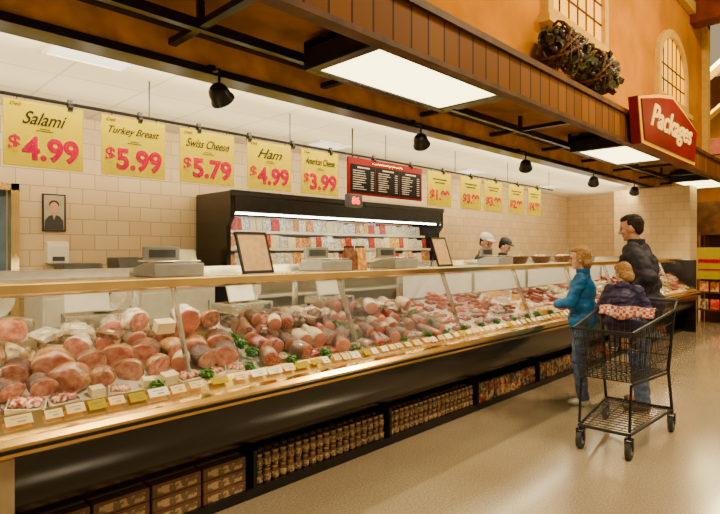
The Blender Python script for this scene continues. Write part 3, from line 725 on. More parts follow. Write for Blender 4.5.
# ------------------------------------------------------------------ food templates
def wob(me, amp, sc_, seed=0):
    ds = []
    for v in me.vertices:
        n = noise.noise(v.co*sc_+Vector((seed*3.1, 0, 0))); d = v.co.normalized() if v.co.length > 0 else Vector((0, 0, 1)); ds.append(v.co+d*n*amp)
    for v, c in zip(me.vertices, ds): v.co = c
    return me
FT = {}
def hamprof(mats, name, amp, fr, seed, zs=.85, cut=-.058, L=1.):
    mb = MB()
    mb.rev([(.01, -.085*L), (.040, -.085*L), (.072, -.085*L), (.082, -.078*L), (.086, -.05*L), (.087, -.01*L), (.082, .03*L), (.062, .065*L), (.03, .08*L), (.005, .086*L)], 26, 0, 'x', ms=[0, 0, 0, 1, 1, 1, 1, 1, 1, 1])
    me = mesh_of(mb, name, mats, ang=50)
    for v in me.vertices: v.co.z *= zs; v.co.z = max(v.co.z, cut)
    xm = -.085*L
    old = [v.co.copy() for v in me.vertices]
    wob(me, amp, fr, seed)
    for v, o_ in zip(me.vertices, old):     # keep the cut face flat
        if abs(o_.x-xm) < 1e-4: v.co.x = xm
        elif v.co.x < xm: v.co.x = xm+.001
    return me
FT['ham'] = (hamprof(['hamcut', 'hamrind'], 'ham', .022, 11, 0), .056, 'half ham with pink cut face and golden rind', 'ham')
FT['ham2'] = (hamprof(['hamcut', 'crust'], 'smoked_ham', .024, 12, 7), .056, 'half ham with pink cut face and dark smoked crust', 'ham')
FT['ham3'] = (hamprof(['hamcut', 'wrap'], 'wrapped_ham', .03, 13, 9, 1., -.07), .068, 'plastic-wrapped half ham with pink cut face', 'ham')
FT['hamslab'] = (hamprof(['hamcut', 'hamrind'], 'ham_slab', .018, 12, 3, .8, -.055, .55), .055, 'thick flat-cut ham slab with golden rind', 'ham')
FT['wrapped'] = (hamprof(['bologna', 'wrap'], 'wrapped_roll', .028, 15, 5, 1., -.075), .072, 'plastic-wrapped pale lunch meat roll with pink cut face', 'lunch meat')
mb = MB(); mb.rev([(.005, -.12), (.034, -.118), (.038, -.11), (.040, -.05), (.0385, .0), (.040, .06), (.036, .11), (.02, .128), (.004, .132)], 16, 0, 'x', ms=[0, 1, 1, 1, 1, 1, 1, 1])
FT['salami'] = (wob(mesh_of(mb, 'salami', ['salamicut', 'casing'], ang=50), .004, 20), .038, 'salami log in pale mould casing with speckled cut end', 'salami')
FT['redsalami'] = (wob(mesh_of(mb, 'red_salami', ['salamicut', 'casingred'], ang=50), .004, 20), .038, 'red-cased salami log with speckled cut end', 'salami')
FT['darksalami'] = (wob(mesh_of(mb, 'dark_salami', ['salamicut', 'smoked'], ang=50), .005, 20), .038, 'dark smoked sausage log in netting with cut end', 'sausage')
mb = MB(); mb.rev([(.005, -.075), (.056, -.075), (.062, -.070), (.065, -.02), (.064, .04), (.055, .075), (.03, .09), (.004, .093)], 20, 0, 'x', ms=[0, 0, 1, 1, 1, 1, 1])
FT['bologna'] = (mesh_of(mb, 'bologna', ['bologna', 'casingred'], ang=50), .063, 'thick bologna chub with pink cut face', 'bologna')
FT['mortadella'] = (mesh_of(mb, 'mortadella', ['bologna', 'casing'], ang=50), .063, 'white-netted mortadella with pink speckled face', 'mortadella')
FT['summer'] = (mesh_of(mb, 'summer_sausage', ['salamicut', 'smoked'], ang=50), .063, 'dark netted summer sausage chub with speckled face', 'sausage')
FT['darkchub'] = (mesh_of(mb, 'dark_chub', ['bologna', 'crust'], ang=50), .063, 'dark-crusted round lunch meat with pink face', 'lunch meat')
mb = MB(); mb.ell((0, 0, 0), (.10, .07, .06), seg=24, rings=16); me = mesh_of(mb, 'turkey_breast', ['turkey'])
FT['turkey'] = (wob(me, .055, 16, 2), .050, 'plastic-wrapped pale turkey breast', 'turkey breast')
mb = MB(); mb.ell((0, 0, 0), (.10, .07, .055), seg=24, rings=16); me = mesh_of(mb, 'smoked_roast', ['crust'])
FT['roast'] = (wob(me, .05, 18, 4), .048, 'dark smoked roast with rough crust', 'roast')
def traymb():
    mb = MB(); mb.box(-.09, .09, -.065, .065, 0, .012, 1); mb.box(-.095, .095, -.07, -.062, 0, .03, 1); mb.box(-.095, .095, .062, .07, 0, .03, 1)
    mb.box(-.095, -.088, -.07, .07, 0, .03, 1); mb.box(.088, .095, -.07, .07, 0, .03, 1)
    for k in range(4): mb.ell((-.057+k*.036, .004*(k % 2), .036), (.032, .058, .022), 0, seg=10, rings=6, R=Euler((.1*(k % 3-1), -.45, .14*(k % 2))).to_matrix())
    return mb
FT['tray'] = (wob(mesh_of(traymb(), 'meat_tray', ['beef', 'whiteb']), .006, 30), 0, 'white foam tray of overlapping red meat slices', 'meat tray')
FT['bacon'] = (wob(mesh_of(traymb(), 'bacon_tray', ['bacon', 'whiteb']), .006, 30, 3), 0, 'white tray of streaky pink bacon slices', 'bacon')
FT['sliced'] = (wob(mesh_of(traymb(), 'sliced_ham_tray', ['sliced', 'whiteb']), .006, 30, 6), 0, 'white tray of folded sliced pink ham', 'sliced meat')
def packme(name, c):
    mb = MB(); mb.prism([(-.07, .0), (.07, .0), (.078, .02), (.06, .036), (-.06, .036), (-.078, .02)], -.052, .052, 0, 'y'); mb.box(-.022, .022, -.016, .016, .036, .038, 1)
    return wob(mesh_of(mb, name, [c, 'whiteb'], ang=30), .004, 30)
FT['pack'] = (packme('wrapped_package', 'wrap'), 0, 'flat plastic-wrapped meat package with white label', 'wrapped package')
FT['packr'] = (packme('red_package', 'beef'), 0, 'flat dark red meat package with white label', 'wrapped package')
FT['packb'] = (packme('brown_package', 'brownpack'), 0, 'flat brown smoked meat package with white label', 'wrapped package')
mb = MB()
for k in range(5): mb.cap((-.07, -.05+k*.025, .017), (.075, -.05+k*.025, .017), .0155, .0145, 10)
for k in range(3): mb.cap((-.06, -.03+k*.028, .045), (.065, -.035+k*.03, .045), .0155, .0145, 10)
FT['links'] = (mesh_of(mb, 'sausage_links', ['casingred']), 0, 'pile of short red sausage links', 'sausages')
mb = MB(); mb.prism([(-.07, 0), (.08, -.05), (.08, .05)], 0, .07, 0, 'z')
FT['cheese'] = (mesh_of(mb, 'cheese_wedge', ['cheese'], False), 0, 'yellow cheese wedge in the deli case', 'cheese')
FT['cheesew'] = (mesh_of(mb, 'cheese_wedge_white', ['cheesew'], False), 0, 'pale cheese wedge in the deli case', 'cheese')
mb = MB(); mb.box(-.055, .055, -.04, .04, 0, .07)
bk = mesh_of(mb, 'cheese_block', ['cheesew'], False)
FT['block'] = (bk, 0, 'pale block of wrapped cheese in the deli case', 'cheese')
mb = MB(); mb.box(-.055, .055, -.04, .04, 0, .06)
FT['blocky'] = (mesh_of(mb, 'yellow_cheese_block', ['cheese'], False), 0, 'yellow block of cheese in the deli case', 'cheese')
mb = MB(); rr = random.Random(3)
for k in range(20):
    a = rr.uniform(0, 2*pi); n = 9; L = rr.uniform(.05, .09)
    T = Matrix.Translation((0, 0, .005)) @ Euler((0, -rr.uniform(.1, 1.1), a)).to_matrix().to_4x4()
    vs = []; fs = []
    for j in range(n):
        t = j/(n-1); w = .035*math.sin(pi*min(1, t*.85+.12))
        vs += [(L*t, -w, .012*math.sin(j*2.4)), (L*t, 0, 0), (L*t, w, .012*math.cos(j*2.4))]
    for j in range(n-1):
        b = j*3; fs += [(b, b+1, b+4, b+3), (b+1, b+2, b+5, b+4)]
    mb.add(vs, fs, 0, T)
FT['kale'] = (mesh_of(mb, 'kale_garnish', ['kale']), 0, 'ruffled green kale garnish between the meats', 'kale')

SL = math.atan(.29)
def put(kind, x, y, rz, lift=0., s=1., up=0.):
    me, zb, lab, cat = FT[kind]
    o = bpy.data.objects.new(me.name, me); COL.objects.link(o)
    R = Euler((SL, 0, 0)).to_matrix() @ Euler((0, 0, rz)).to_matrix() @ Euler((0, up, 0)).to_matrix()
    nrm = Vector((0, -math.sin(SL), math.cos(SL)))
    o.location = Vector((x, y, zdeck(y)))+nrm*(zb*s+.003+lift); o.rotation_euler = R.to_euler(); o.scale = (s,)*3
    tag(o, lab, cat, cat+' pieces in the deli case'); return o
FW = pi/2
R_ = random.Random(11)
FLAT = ('tray', 'bacon', 'block', 'pack', 'packr', 'packb', 'sliced', 'blocky')
near = [(2.535, .66, .125, ['sliced', 'pack', 'block', 'packb', 'bacon', 'block']),
        (2.65, .82, .130, ['hamslab', 'hamslab', 'mortadella', 'ham2', 'wrapped', 'ham', 'hamslab']),
        (2.79, .92, .145, ['ham', 'ham3', 'ham2', 'bologna', 'ham', 'hamslab', 'ham2', 'mortadella']),
        (2.95, .90, .140, ['wrapped', 'ham', 'turkey', 'block', 'ham3', 'darkchub', 'mortadella']),
        (3.08, .85, .145, ['turkey', 'ham3', 'block', 'ham', 'turkey', 'summer', 'wrapped'])]
for j, (y, s, st, ks) in enumerate(near):
    x = .24+.05*j; i = 0
    while x < 1.66:
        k = ks[(i+R_.randint(0, 1)) % len(ks)]
        rz = FW+R_.uniform(-.75, .25) if k not in FLAT+('turkey', 'roast') else R_.uniform(-.5, .5)
        if k == 'ham3' and R_.random() < .3: rz += 1.6
        put(k, x, y+R_.uniform(-.012, .012), rz, s=s*R_.uniform(.78, 1.16)); x += st*(1.1 if k in ('turkey', 'sliced', 'bacon', 'pack') else 1)*(.8 if k in ('salami', 'block') else 1); i += 1
x = .36
while x < 1.66:
    k = R_.choice(['ham3', 'turkey', 'block', 'pack', 'block', 'packb', 'wrapped', 'hamslab'])
    put(k, x, 2.95+R_.uniform(-.08, .07), (FW+R_.uniform(-.7, .3)) if k not in FLAT else R_.uniform(-1, 1), lift=.105, s=R_.uniform(.7, .9)); x += .14
for j, y in enumerate([2.545, 2.67, 2.80, 2.94, 3.07]):
    x = 1.76+.02*j; i = 0
    ks = [['summer', 'packb', 'summer', 'redsalami', 'packr', 'darkchub'], ['summer', 'bologna', 'darkchub', 'summer', 'mortadella', 'roast', 'ham2'], ['darkchub', 'roast', 'summer', 'darksalami', 'roast', 'mortadella', 'bologna'], ['summer', 'darkchub', 'mortadella', 'packb', 'roast', 'wrapped'], ['mortadella', 'roast', 'summer', 'ham2', 'wrapped']][j]
    while x < 3.40:
        k = ks[(i+R_.randint(0, 1)) % len(ks)]; s = R_.uniform(.60, .84)
        wid = {'bologna': .132, 'mortadella': .132, 'summer': .132, 'darkchub': .132, 'roast': .17, 'wrapped': .165, 'ham2': .17, 'pack': .16, 'packb': .16, 'packr': .16, 'sliced': .19}.get(k, .082)*s
        x += wid/2; put(k, x, y+R_.uniform(-.012, .012), FW+R_.uniform(-.55, .2) if k not in FLAT+('roast',) else R_.uniform(-.3, .3), s=s); x += wid/2+R_.choice([.002, .004, .015]); i += 1
x = 1.84
while x < 3.4:
    k = R_.choice(['packb', 'darkchub', 'roast', 'summer', 'darksalami', 'mortadella', 'pack'])
    put(k, x, 2.92+R_.uniform(-.12, .10), FW+R_.uniform(-.6, .4) if k not in FLAT else R_.uniform(-.5, .5), s=R_.uniform(.62, .8), lift=.082); x += .095
for k in range(17): put('kale', 1.15+k*.26+R_.uniform(-.03, .03), 2.50, random.random()*6, s=R_.uniform(.55, .75))
for y in (2.60, 2.70, 2.80):
    for x in (1.73, 2.55, 3.43): put('kale', x, y, R_.random()*6, s=.7, lift=.035)
# far half: uneven piles separated by gaps
pl = [(3.50, 3.92, ['packr', 'packb', 'packr']), (3.97, 4.42, ['tray', 'packr', 'tray']), (4.47, 4.95, ['packb', 'bacon', 'packr']), (5.02, 5.5, ['pack', 'sliced', 'blocky']),
      (5.56, 6.1, ['packr', 'tray', 'links']), (6.16, 6.7, ['packb', 'pack', 'block']), (6.76, 7.3, ['tray', 'bacon', 'packr']), (7.36, 8.0, ['block', 'pack', 'blocky']),
      (8.06, 8.8, ['tray', 'packr', 'packb']), (8.86, 9.7, ['wrapped', 'pack', 'block']), (9.76, 10.6, ['packr', 'bacon', 'tray'])]
for x0, x1, ks in pl:
    st = .135 if x0 < 5 else (.155 if x0 < 7.3 else .21); s0 = .68 if x0 < 5 else (.76 if x0 < 7.3 else 1.0)
    hgt = R_.choice([1, 2, 2, 3])
    for j, y in enumerate([2.54, 2.67, 2.80, 2.93, 3.06]):
        x = x0+.06
        while x < x1-.02:
            k = ks[R_.randint(0, len(ks)-1)]
            nl = 1 if j == 0 else R_.randint(1, hgt)
            for q in range(nl):
                put(k, x+R_.uniform(-.012, .012), y+R_.uniform(-.01, .01), R_.uniform(-.35, .35) if k in FLAT else FW+R_.uniform(-.3, .3), s=s0*R_.uniform(.88, 1.04), lift=q*.040*s0/.68)
            x += st

# ------------------------------------------------------------------ bottom shelf stock
jr = empty('jar', (0, 0, 0))
mb = MB(); mb.rev([(.024, 0), (.027, .004), (.027, .066), (.022, .076), (.021, .08)], 14); jb = obj('glass_body', mb, ['jarbody'], jr)
mb = MB(); mb.rev([(.0275, .018), (.0279, .019), (.0279, .055), (.0275, .056)], 14); jl = obj('label_band', mb, ['jarlabel'], jr)
mb = MB(); mb.rev([(.024, .078), (.025, .079), (.025, .092), (.022, .094)], 14); jd = obj('lid', mb, ['jarlid'], jr)
tag(jr, 'small glass jar with brass lid and cream label', 'jar', 'jars on the bottom shelf of the deli case')
first = True
def jar(x, y, z):
    global first
    if first: jr.location = (x, y, z); first = False; return
    n = jr.copy(); COL.objects.link(n); n.location = (x, y, z)
    for c in (jb, jl, jd):
        k = c.copy(); k.parent = n; COL.objects.link(k)
for x0 in (1.8, 3.0):
    for lv in range(2):
        for yy in (2.705, 2.775):
            if lv == 0 and yy > 2.75: continue
            for i in range(19): jar(x0+.06+i*.0605, yy, .036+lv*.096)
def carton(x, y, z):
    r = empty('carton', (x, y, z))
    mb = MB(); mb.box(-.135, .135, -.08, .08, 0, .068); obj('box', mb, ['carton'], r, smooth=False, bevel=.003)
    mb = MB(); mb.box(-.11, .11, -.082, -.0795, .012, .052); obj('printed_label', mb, ['cartonlab'], r, smooth=False)
    mb = MB(); mb.box(-.135, .135, -.012, .012, .0675, .0695); obj('tape', mb, ['paper'], r, smooth=False)
    tag(r, 'flat brown cardboard food carton stacked on the bottom shelf', 'carton', 'cartons on the bottom shelf')
for lv in range(3):
    for i in range(4): carton(.76+i*.285, 2.75, .036+lv*.071)
pm = []
for c in ('pack0', 'packmix', 'packcream', 'pack4'):
    mb = MB(); mb.prism([(-.03, 0), (.03, 0), (.032, .07), (.02, .088), (-.02, .088), (-.032, .07)], -.045, .045, 0, 'x'); pm.append(mesh_of(mb, 'food_pack', [c], False))
for x0, cs in ((4.2, (1, 2, 1)), (5.4, (2, 1, 2)), (6.6, (0, 2, 2)), (7.8, (1, 3, 2)), (9.0, (2, 0, 2))):
    for lv in range(2):
        for i in range(11 if x0 < 6.6 else 10):
            o = bpy.data.objects.new('food_pack', pm[cs[(i//2+lv) % 3]]); COL.objects.link(o); o.location = (x0+.07+i*.104, 2.71, .036+lv*.09)
            tag(o, 'small printed food pack in a row on the bottom shelf', 'food pack', 'packs on the bottom shelf')

# ------------------------------------------------------------------ things on top of the case
def scale_unit(x, rot=0):
    r = empty('deli_scale', (x, 2.95, 1.301), (0, 0, rot))
    mb = MB(); mb.prism([(-.13, 0), (.13, 0), (.13, .05), (.02, .075), (-.13, .075)], -.15, .15, 0, 'x'); obj('body', mb, ['grey'], r, smooth=False, bevel=.008)
    mb = MB(); mb.box(-.14, .14, -.11, .11, .08, .09); mb.cyl((0, 0, .07), (0, 0, .082), .03); obj('weighing_pan', mb, ['steel'], r, bevel=.004)
    mb = MB(); mb.box(-.11, .11, .09, .12, .08, .17); obj('display_head', mb, ['grey'], r, smooth=False, bevel=.006)
    mb = MB(); mb.box(-.08, .08, .086, .0905, .105, .15); obj('display_window', mb, ['dgrey'], r, smooth=False)
    tag(r, 'grey electronic deli scale with steel pan on the case top', 'scale', 'scales on the deli case')
for x in (1.42, 2.62, 3.4, 5.0, 7.2): scale_unit(x)
def menu_stand(x, h=.30, rot=0):
    r = empty('menu_stand', (x, 2.90, 1.301), (0, 0, rot))
    T = Euler((math.radians(-18), 0, 0)).to_matrix().to_4x4()
    mb = MB(); w = .13
    for a in ((-w, -w+.016, -.006, .006, 0, h), (w-.016, w, -.006, .006, 0, h), (-w, w, -.006, .006, 0, .016), (-w, w, -.006, .006, h-.016, h)): mb.box(*a, 0, T)
    obj('frame', mb, ['black'], r, smooth=False)
    mb = MB(); mb.box(-w+.012, w-.012, -.003, .003, .012, h-.012, 0, T); obj('menu_sheet', mb, ['paper'], r, smooth=False)
    mb = MB(); mb.cyl((0, .08, h*.75), (0, .16, 0.002), .006); obj('prop_leg', mb, ['black'], r)
    tag(r, 'black framed tan menu sheet leaning on the case top', 'menu stand', 'menu stands on the deli case')
menu_stand(2.0, .28, .1); menu_stand(4.05, .28, .1)
def pouch(x, c, lab):
    r = empty('snack_pouch', (x, 2.95, 1.301))
    mb = MB(); mb.prism([(-.03, 0), (.03, 0), (.025, .10), (.003, .17), (-.003, .17), (-.025, .10)], -.05, .05, 0, 'x'); obj('bag', mb, [c], r, smooth=False, bevel=.004)
    mb = MB(); mb.box(-.05, .05, -.004, .004, .165, .18); obj('seal', mb, ['black'], r, smooth=False)
    tag(r, lab, 'pouch', 'pouches on the deli case')
for x, c in ((2.86, 'pack3'), (2.98, 'pack4')): pouch(x, c, 'stand-up snack pouch on the case top')
def basket(x):
    r = empty('basket', (x, 2.93, 1.301))
    mb = MB(); mb.rev([(.09, 0), (.10, .01), (.13, .07), (.138, .075), (.13, .08), (.12, .07), (.09, .02)], 20); o = obj('woven_body', mb, ['wicker'], r)
    mb = MB()
    for k in range(7): mb.ell((.06*math.cos(k), .06*math.sin(k), .075), (.04, .03, .022), seg=8, rings=6)
    obj('bread_rolls', mb, ['turkey'], r)
    r.scale = (1.1, .8, 1)
    tag(r, 'brown woven basket of bread rolls on the case top', 'basket', 'baskets on the deli case')
for x in (5.45, 6.0, 6.6): basket(x)

# ------------------------------------------------------------------ back work counter + slicers
def slicer(x, y=3.55, z=.96, rot=0, s=1.):
    r = empty('meat_slicer', (x, y, z), (0, 0, rot))
    mb = MB(); mb.box(-.22, .22, -.15, .15, .02, .10); obj('base', mb, ['steel'], r, smooth=False, bevel=.015)
    mb = MB()
    for a in (-.18, .18):
        for b in (-.12, .12): mb.cyl((a, b, 0), (a, b, .03), .018)
    obj('feet', mb, ['black'], r)
    mb = MB(); mb.rev([(.03, -.012), (.135, -.004), (.137, 0), (.135, .004), (.03, .015)], 28, T=Matrix.Translation((.02, -.05, .24)) @ Euler((math.radians(70), 0, 0)).to_matrix().to_4x4()); obj('blade', mb, ['steel'], r)
    mb = MB(); mb.box(-.2, .06, -.012, .012, 0, .2, 0, Matrix.Translation((-.02, -.11, .12)) @ Euler((math.radians(-20), 0, 0)).to_matrix().to_4x4()); obj('carriage_plate', mb, ['white'], r, smooth=False, bevel=.004)
    mb = MB(); mb.cyl((.02, .02, .1), (.02, .08, .24), .06, .05, 16); obj('motor_housing', mb, ['steel'], r)
    mb = MB(); mb.cyl((.02, -.065, .24), (.02, -.075, .242), .04, .03, 16); mb.cyl((.15, -.14, .06), (.15, -.165, .06), .025); obj('knob', mb, ['dgrey'], r)
    mb = MB(); mb.cyl((-.15, -.13, .3), (-.15, -.13, .38), .014); obj('handle', mb, ['black'], r)
    r.scale = (s,)*3
    tag(r, 'stainless steel meat slicer on the service worktop', 'slicer', 'slicers behind the deli case')
def workt(x0, x1):
    r = empty('work_table', ((x0+x1)/2, 3.58, 0)); w = (x1-x0)/2
    mb = MB(); mb.box(-w, w, -.22, .22, .92, .955); obj('table_top', mb, ['steel'], r, smooth=False, bevel=.006)
    mb = MB(); mb.box(-w+.03, w-.03, -.19, .19, .3, .32); obj('lower_shelf', mb, ['steel'], r, smooth=False)
    for a in (-w+.04, w-.04):
        for b in (-.18, .18):
            mb = MB(); mb.cyl((a, b, 0), (a, b, .92), .02); obj('leg', mb, ['steel'], r)
    tag(r, 'stainless steel work table behind the deli case', 'work table', 'work tables behind the deli case')
workt(-.4, 1.75); workt(1.9, 4.0)
slicer(.62, rot=.2); slicer(1.25, rot=-.2, s=.95); slicer(2.3, rot=.1, s=.9); slicer(3.2, rot=-.1, s=.85); slicer(.0)

r = empty('framed_portrait', (1.51, 5.44, 1.62))
mb = MB(); w = .095; h = .34
for a in ((-w, -w+.010, -.02, .005, 0, h), (w-.010, w, -.02, .005, 0, h), (-w, w, -.02, .005, 0, .010), (-w, w, -.02, .005, h-.010, h)): mb.box(*a)
obj('frame', mb, ['black'], r, smooth=False)
mb = MB(); mb.box(-w+.01, w-.01, -.010, 0, .01, h-.01); obj('photo_print', mb, ['photo'], r, smooth=False)
mb = MB(); mb.ell((0, -.011, .225), (.036, .002, .046), m=0); mb.ell((0, -.011, .165), (.018, .0015, .03), m=0); obj('portrait_face', mb, ['skin2'], r)
mb = MB(); mb.ell((0, -.0105, .247), (.042, .0015, .038)); obj('portrait_hair', mb, ['brownwood'], r)
mb = MB(); mb.prism([(-.08, .012), (.08, .012), (.075, .10), (.045, .14), (.015, .15), (0, .10), (-.015, .15), (-.045, .14), (-.075, .10)], -.0125, -.010, 0, 'y'); obj('portrait_shoulders', mb, ['dgrey'], r, smooth=False)
tag(r, 'small black framed portrait photo on tiled wall', 'picture frame')
r = empty('towel_dispenser', (1.52, 5.394, 1.33))
mb = MB(); mb.prism([(-.06, 0), (.055, 0), (.055, .2), (-.03, .2), (-.06, .15)], -.09, .09, 0, 'x'); obj('casing', mb, ['whiteb'], r, smooth=False, bevel=.008)
mb = MB(); mb.box(-.05, .05, -.065, -.055, .02, .06); obj('slot', mb, ['dgrey'], r, smooth=False)
tag(r, 'white wall-mounted paper towel dispenser under the portrait', 'dispenser')
r = empty('back_counter', (2.05, 5.15, 0))
mb = MB(); mb.box(-.78, .78, -.28, .28, .08, 1.12); obj('cabinet_body', mb, ['white'], r, smooth=False, bevel=.006)
mb = MB(); mb.box(-.8, .8, -.3, .29, 1.12, 1.16); obj('worktop', mb, ['steel'], r, smooth=False, bevel=.006)
for xx in (-.39, .39):
    mb = MB(); mb.box(xx-.37, xx+.37, -.295, -.28, .12, 1.05); d = obj('door', mb, ['white'], r, smooth=False, bevel=.004)
    mb = MB(); mb.cyl((xx+.3, -.31, .8), (xx+.3, -.31, .95), .007); obj('handle', mb, ['steel'], d)
mb = MB(); mb.box(-.8, .8, -.26, .26, 0, .08); obj('plinth', mb, ['black'], r, smooth=False)
tag(r, 'white back cabinet with steel worktop against the tiled wall', 'cabinet')
def appliance(x, w, h, m_, lab):
    r = empty('counter_appliance', (x, 5.1, 1.161))
    mb = MB(); mb.prism([(-.16, 0), (.16, 0), (.16, h), (-.10, h), (-.16, h*.6)], -w, w, 0, 'x'); obj('casing', mb, [m_], r, smooth=False, bevel=.012)
    mb = MB(); mb.box(-w*.7, w*.7, -.165, -.155, h*.15, h*.5); obj('front_window', mb, ['dgrey'], r, smooth=False)
    tag(r, lab, 'appliance', 'appliances on the back cabinet')
appliance(1.62, .16, .17, 'dgrey', 'black label printer on the back cabinet')
appliance(2.05, .14, .22, 'dgrey', 'dark wrapping machine on the back cabinet'); appliance(2.5, .18, .30, 'steel', 'steel warmer on the back cabinet')

# ------------------------------------------------------------------ wall cooler
r = empty('wall_cooler', (4.7, 5.05, 0)); W = 1.8
mb = MB()
side = [(-.35, 0), (.34, 0), (.34, 2.05), (-.35, 2.05), (-.35, 1.78), (-.28, 1.70), (-.28, .6), (-.35, .5)]
mb.prism(side, -W, -W+.05, 0, 'x'); obj('side_panel', mb, ['blacksat'], r, smooth=False)
mb = MB(); mb.prism(side, W-.05, W, 0, 'x'); obj('side_panel', mb, ['blacksat'], r, smooth=False)
mb = MB(); mb.box(-W+.05, W-.05, -.36, .34, 1.84, 2.05); mb.box(-W, W, -.37, -.34, 2.0, 2.06); obj('canopy', mb, ['blacksteel'], r, smooth=False, bevel=.006)
mb = MB(); mb.box(-W+.05, W-.05, .28, .34, .3, 1.84); obj('back_panel', mb, ['white'], r, smooth=False)
mb = MB(); mb.box(-W+.05, W-.05, -.36, .34, 0, .55); obj('base', mb, ['blacksat'], r, smooth=False, bevel=.01)
for z, d in ((1.27, -.22), (1.46, -.14), (1.65, -.04), (.95, -.26)):
    mb = MB(); mb.box(-W+.05, W-.05, d, .28, z-.012, z); mb.box(-W+.05, W-.05, d-.012, d, z-.016, z+.016, 1); obj('shelf', mb, ['white', 'whiteb'], r, smooth=False)
mb = MB(); mb.cyl((-W+.1, -.29, 1.828), (W-.1, -.29, 1.828), .008, seg=8); obj('light_tube', mb, ['tube2'], r)
tag(r, 'black open-front wall cooler stocked with packaged cheese and meats', 'refrigerated case')
pk = []
for k, c in enumerate(('pack2', 'pack1', 'pack0', 'pack4', 'cheesew', 'packpale')):
    mb = MB(); mb.prism([(-.02, 0), (.02, 0), (.016, .07), (.004, .15), (-.004, .15), (-.016, .07)], -.05, .05, 0, 'x'); pk.append(mesh_of(mb, 'cheese_package', [c], False))
for z, d in ((1.271, -.17), (1.461, -.09), (1.651, .02)):
    i = 0; x = 2.99
    while x < 6.40:
        w_ = random.choice([.8, 1., 1.15]); x += .05*w_
        o = bpy.data.objects.new('cheese_package', pk[random.choice([0, 0, 5, 5, 1, 2, 3, 4, 4])]); COL.objects.link(o); o.location = (x, 5.05+d+.03, z); o.scale = (w_, 1, random.uniform(.85, 1.1)); x += .05*w_+.006
        tag(o, 'upright package of cheese on the cooler shelf', 'food package', 'packages in the wall cooler')
for i in range(29):
    o = bpy.data.objects.new('sliced_meat_package', pk[random.choice([0, 4, 5, 2, 3])]); COL.objects.link(o); o.location = (3.02+i*.119, 5.05+.16, 1.651); o.scale = (1, 1, 1.15)
    tag(o, 'upright package of sliced meat in the cooler', 'food package', 'meat packages in the wall cooler')

# ------------------------------------------------------------------ far display rack by the pier
r = empty('produce_display_rack', (12.6, 2.2, 0))
for a in (-.25, .25):
    for b in (-.62, .55):
        mb = MB(); mb.box(a-.03, a+.03, b-.03, b+.03, 0, 2.35); obj('post', mb, ['brownwood'], r, smooth=False)
mb = MB(); mb.box(-.3, .3, -.67, .6, 1.75, 2.4); obj('header', mb, ['brownwood'], r, smooth=False)
mb = MB(); mb.box(.2, .24, -.6, .5, 0, 1.75); obj('back_panel', mb, ['brownwood'], r, smooth=False)
for z in (.25, .6):
    mb = MB(); mb.box(-.28, .28, -.62, .55, z, z+.03); obj('shelf', mb, ['brownwood'], r, smooth=False)
mb = MB(); mb.box(-.32, -.29, -.58, .0, .88, 1.5); obj('yellow_board', mb, ['yellow'], r, smooth=False)
mb = MB(); mb.box(-.32, -.29, .04, .56, .88, 1.5); obj('yellow_board', mb, ['yellow'], r, smooth=False)
mb = MB(); mb.box(-.33, -.322, -.5, .5, 1.2, 1.27); mb.box(-.33, -.322, -.5, .5, 1.05, 1.08); obj('red_stripe', mb, ['red'], r, smooth=False)
tag(r, 'brown wooden display rack with yellow sign boards beyond the counter', 'display rack')
for z, n in ((.281, 6), (.631, 6)):
    for i in range(n):
        o = bpy.data.objects.new('food_pack', pm[(i*2+int(z*3)) % 4]); COL.objects.link(o); o.location = (12.42, 1.72+i*.18, z); o.rotation_euler = (0, 0, pi/2); o.scale = (1.6, 1.8, 2.2)
        tag(o, 'printed food pack on the wooden display rack', 'food pack', 'packs on the wooden rack')

# ------------------------------------------------------------------ shopping cart (local +x = front)
cart = empty('shopping_cart', (CX, CY, 0), (0, 0, math.radians(183)))
def lerp(a, b, t): return Vector(a)*(1-t)+Vector(b)*t
TR = [(.04, .27, .97), (.04, -.27, .97)]; TF = [(.93, .20, .88), (.93, -.20, .88)]
BR = [(.10, .23, .50), (.10, -.23, .50)]; BF = [(.86, .175, .53), (.86, -.175, .53)]
mb = MB(); wr = .0030
def grid(a, b, c, d, nu, nv):
    for i in range(nu+1): t = i/nu; mb.cyl(lerp(a, b, t), lerp(c, d, t), wr, seg=4)
    for j in range(1, nv+1): t = j/nv; mb.cyl(lerp(a, c, t), lerp(b, d, t), wr*1.2, seg=4)
grid(TR[0], TF[0], BR[0], BF[0], 22, 5); grid(TR[1], TF[1], BR[1], BF[1], 22, 5); grid(TF[0], TF[1], BF[0], BF[1], 11, 5)
grid(BR[0], BR[1], BF[0], BF[1], 11, 10); grid(TR[0], TR[1], BR[0], BR[1], 12, 4)
obj('wire_basket', mb, ['blacksteel'], cart, smooth=False)
mb = MB()
for a, b in ((TR[0], TF[0]), (TF[0], TF[1]), (TF[1], TR[1])): mb.cyl(a, b, .010, seg=8)
for q in (0, 1): 
    mb.cyl(BR[q], BF[q], .007, seg=6)
obj('rim', mb, ['blacksteel'], cart)
mb = MB()
for s in (1, -1):
    mb.path([(-.06, s*.27, 1.04), (.03, s*.27, .97), (.10, s*.245, .50), (.02, s*.25, .22), (.0, s*.25, .15)], .012, 8)
    mb.path([(.0, s*.25, .17), (.88, s*.17, .17)], .012, 8); mb.path([(.10, s*.24, .48), (.84, s*.17, .50), (.88, s*.17, .19)], .010, 8)
mb.cyl((.88, .17, .17), (.88, -.17, .17), .012, seg=8); mb.cyl((0, .25, .17), (0, -.25, .17), .012, seg=8)
obj('frame', mb, ['blacksteel'], cart)
mb = MB(); mb.cyl((-.06, -.28, 1.04), (-.06, .28, 1.04), .016, seg=12); obj('handle', mb, ['dgrey'], cart, label='dark plastic push handle')
mb = MB()
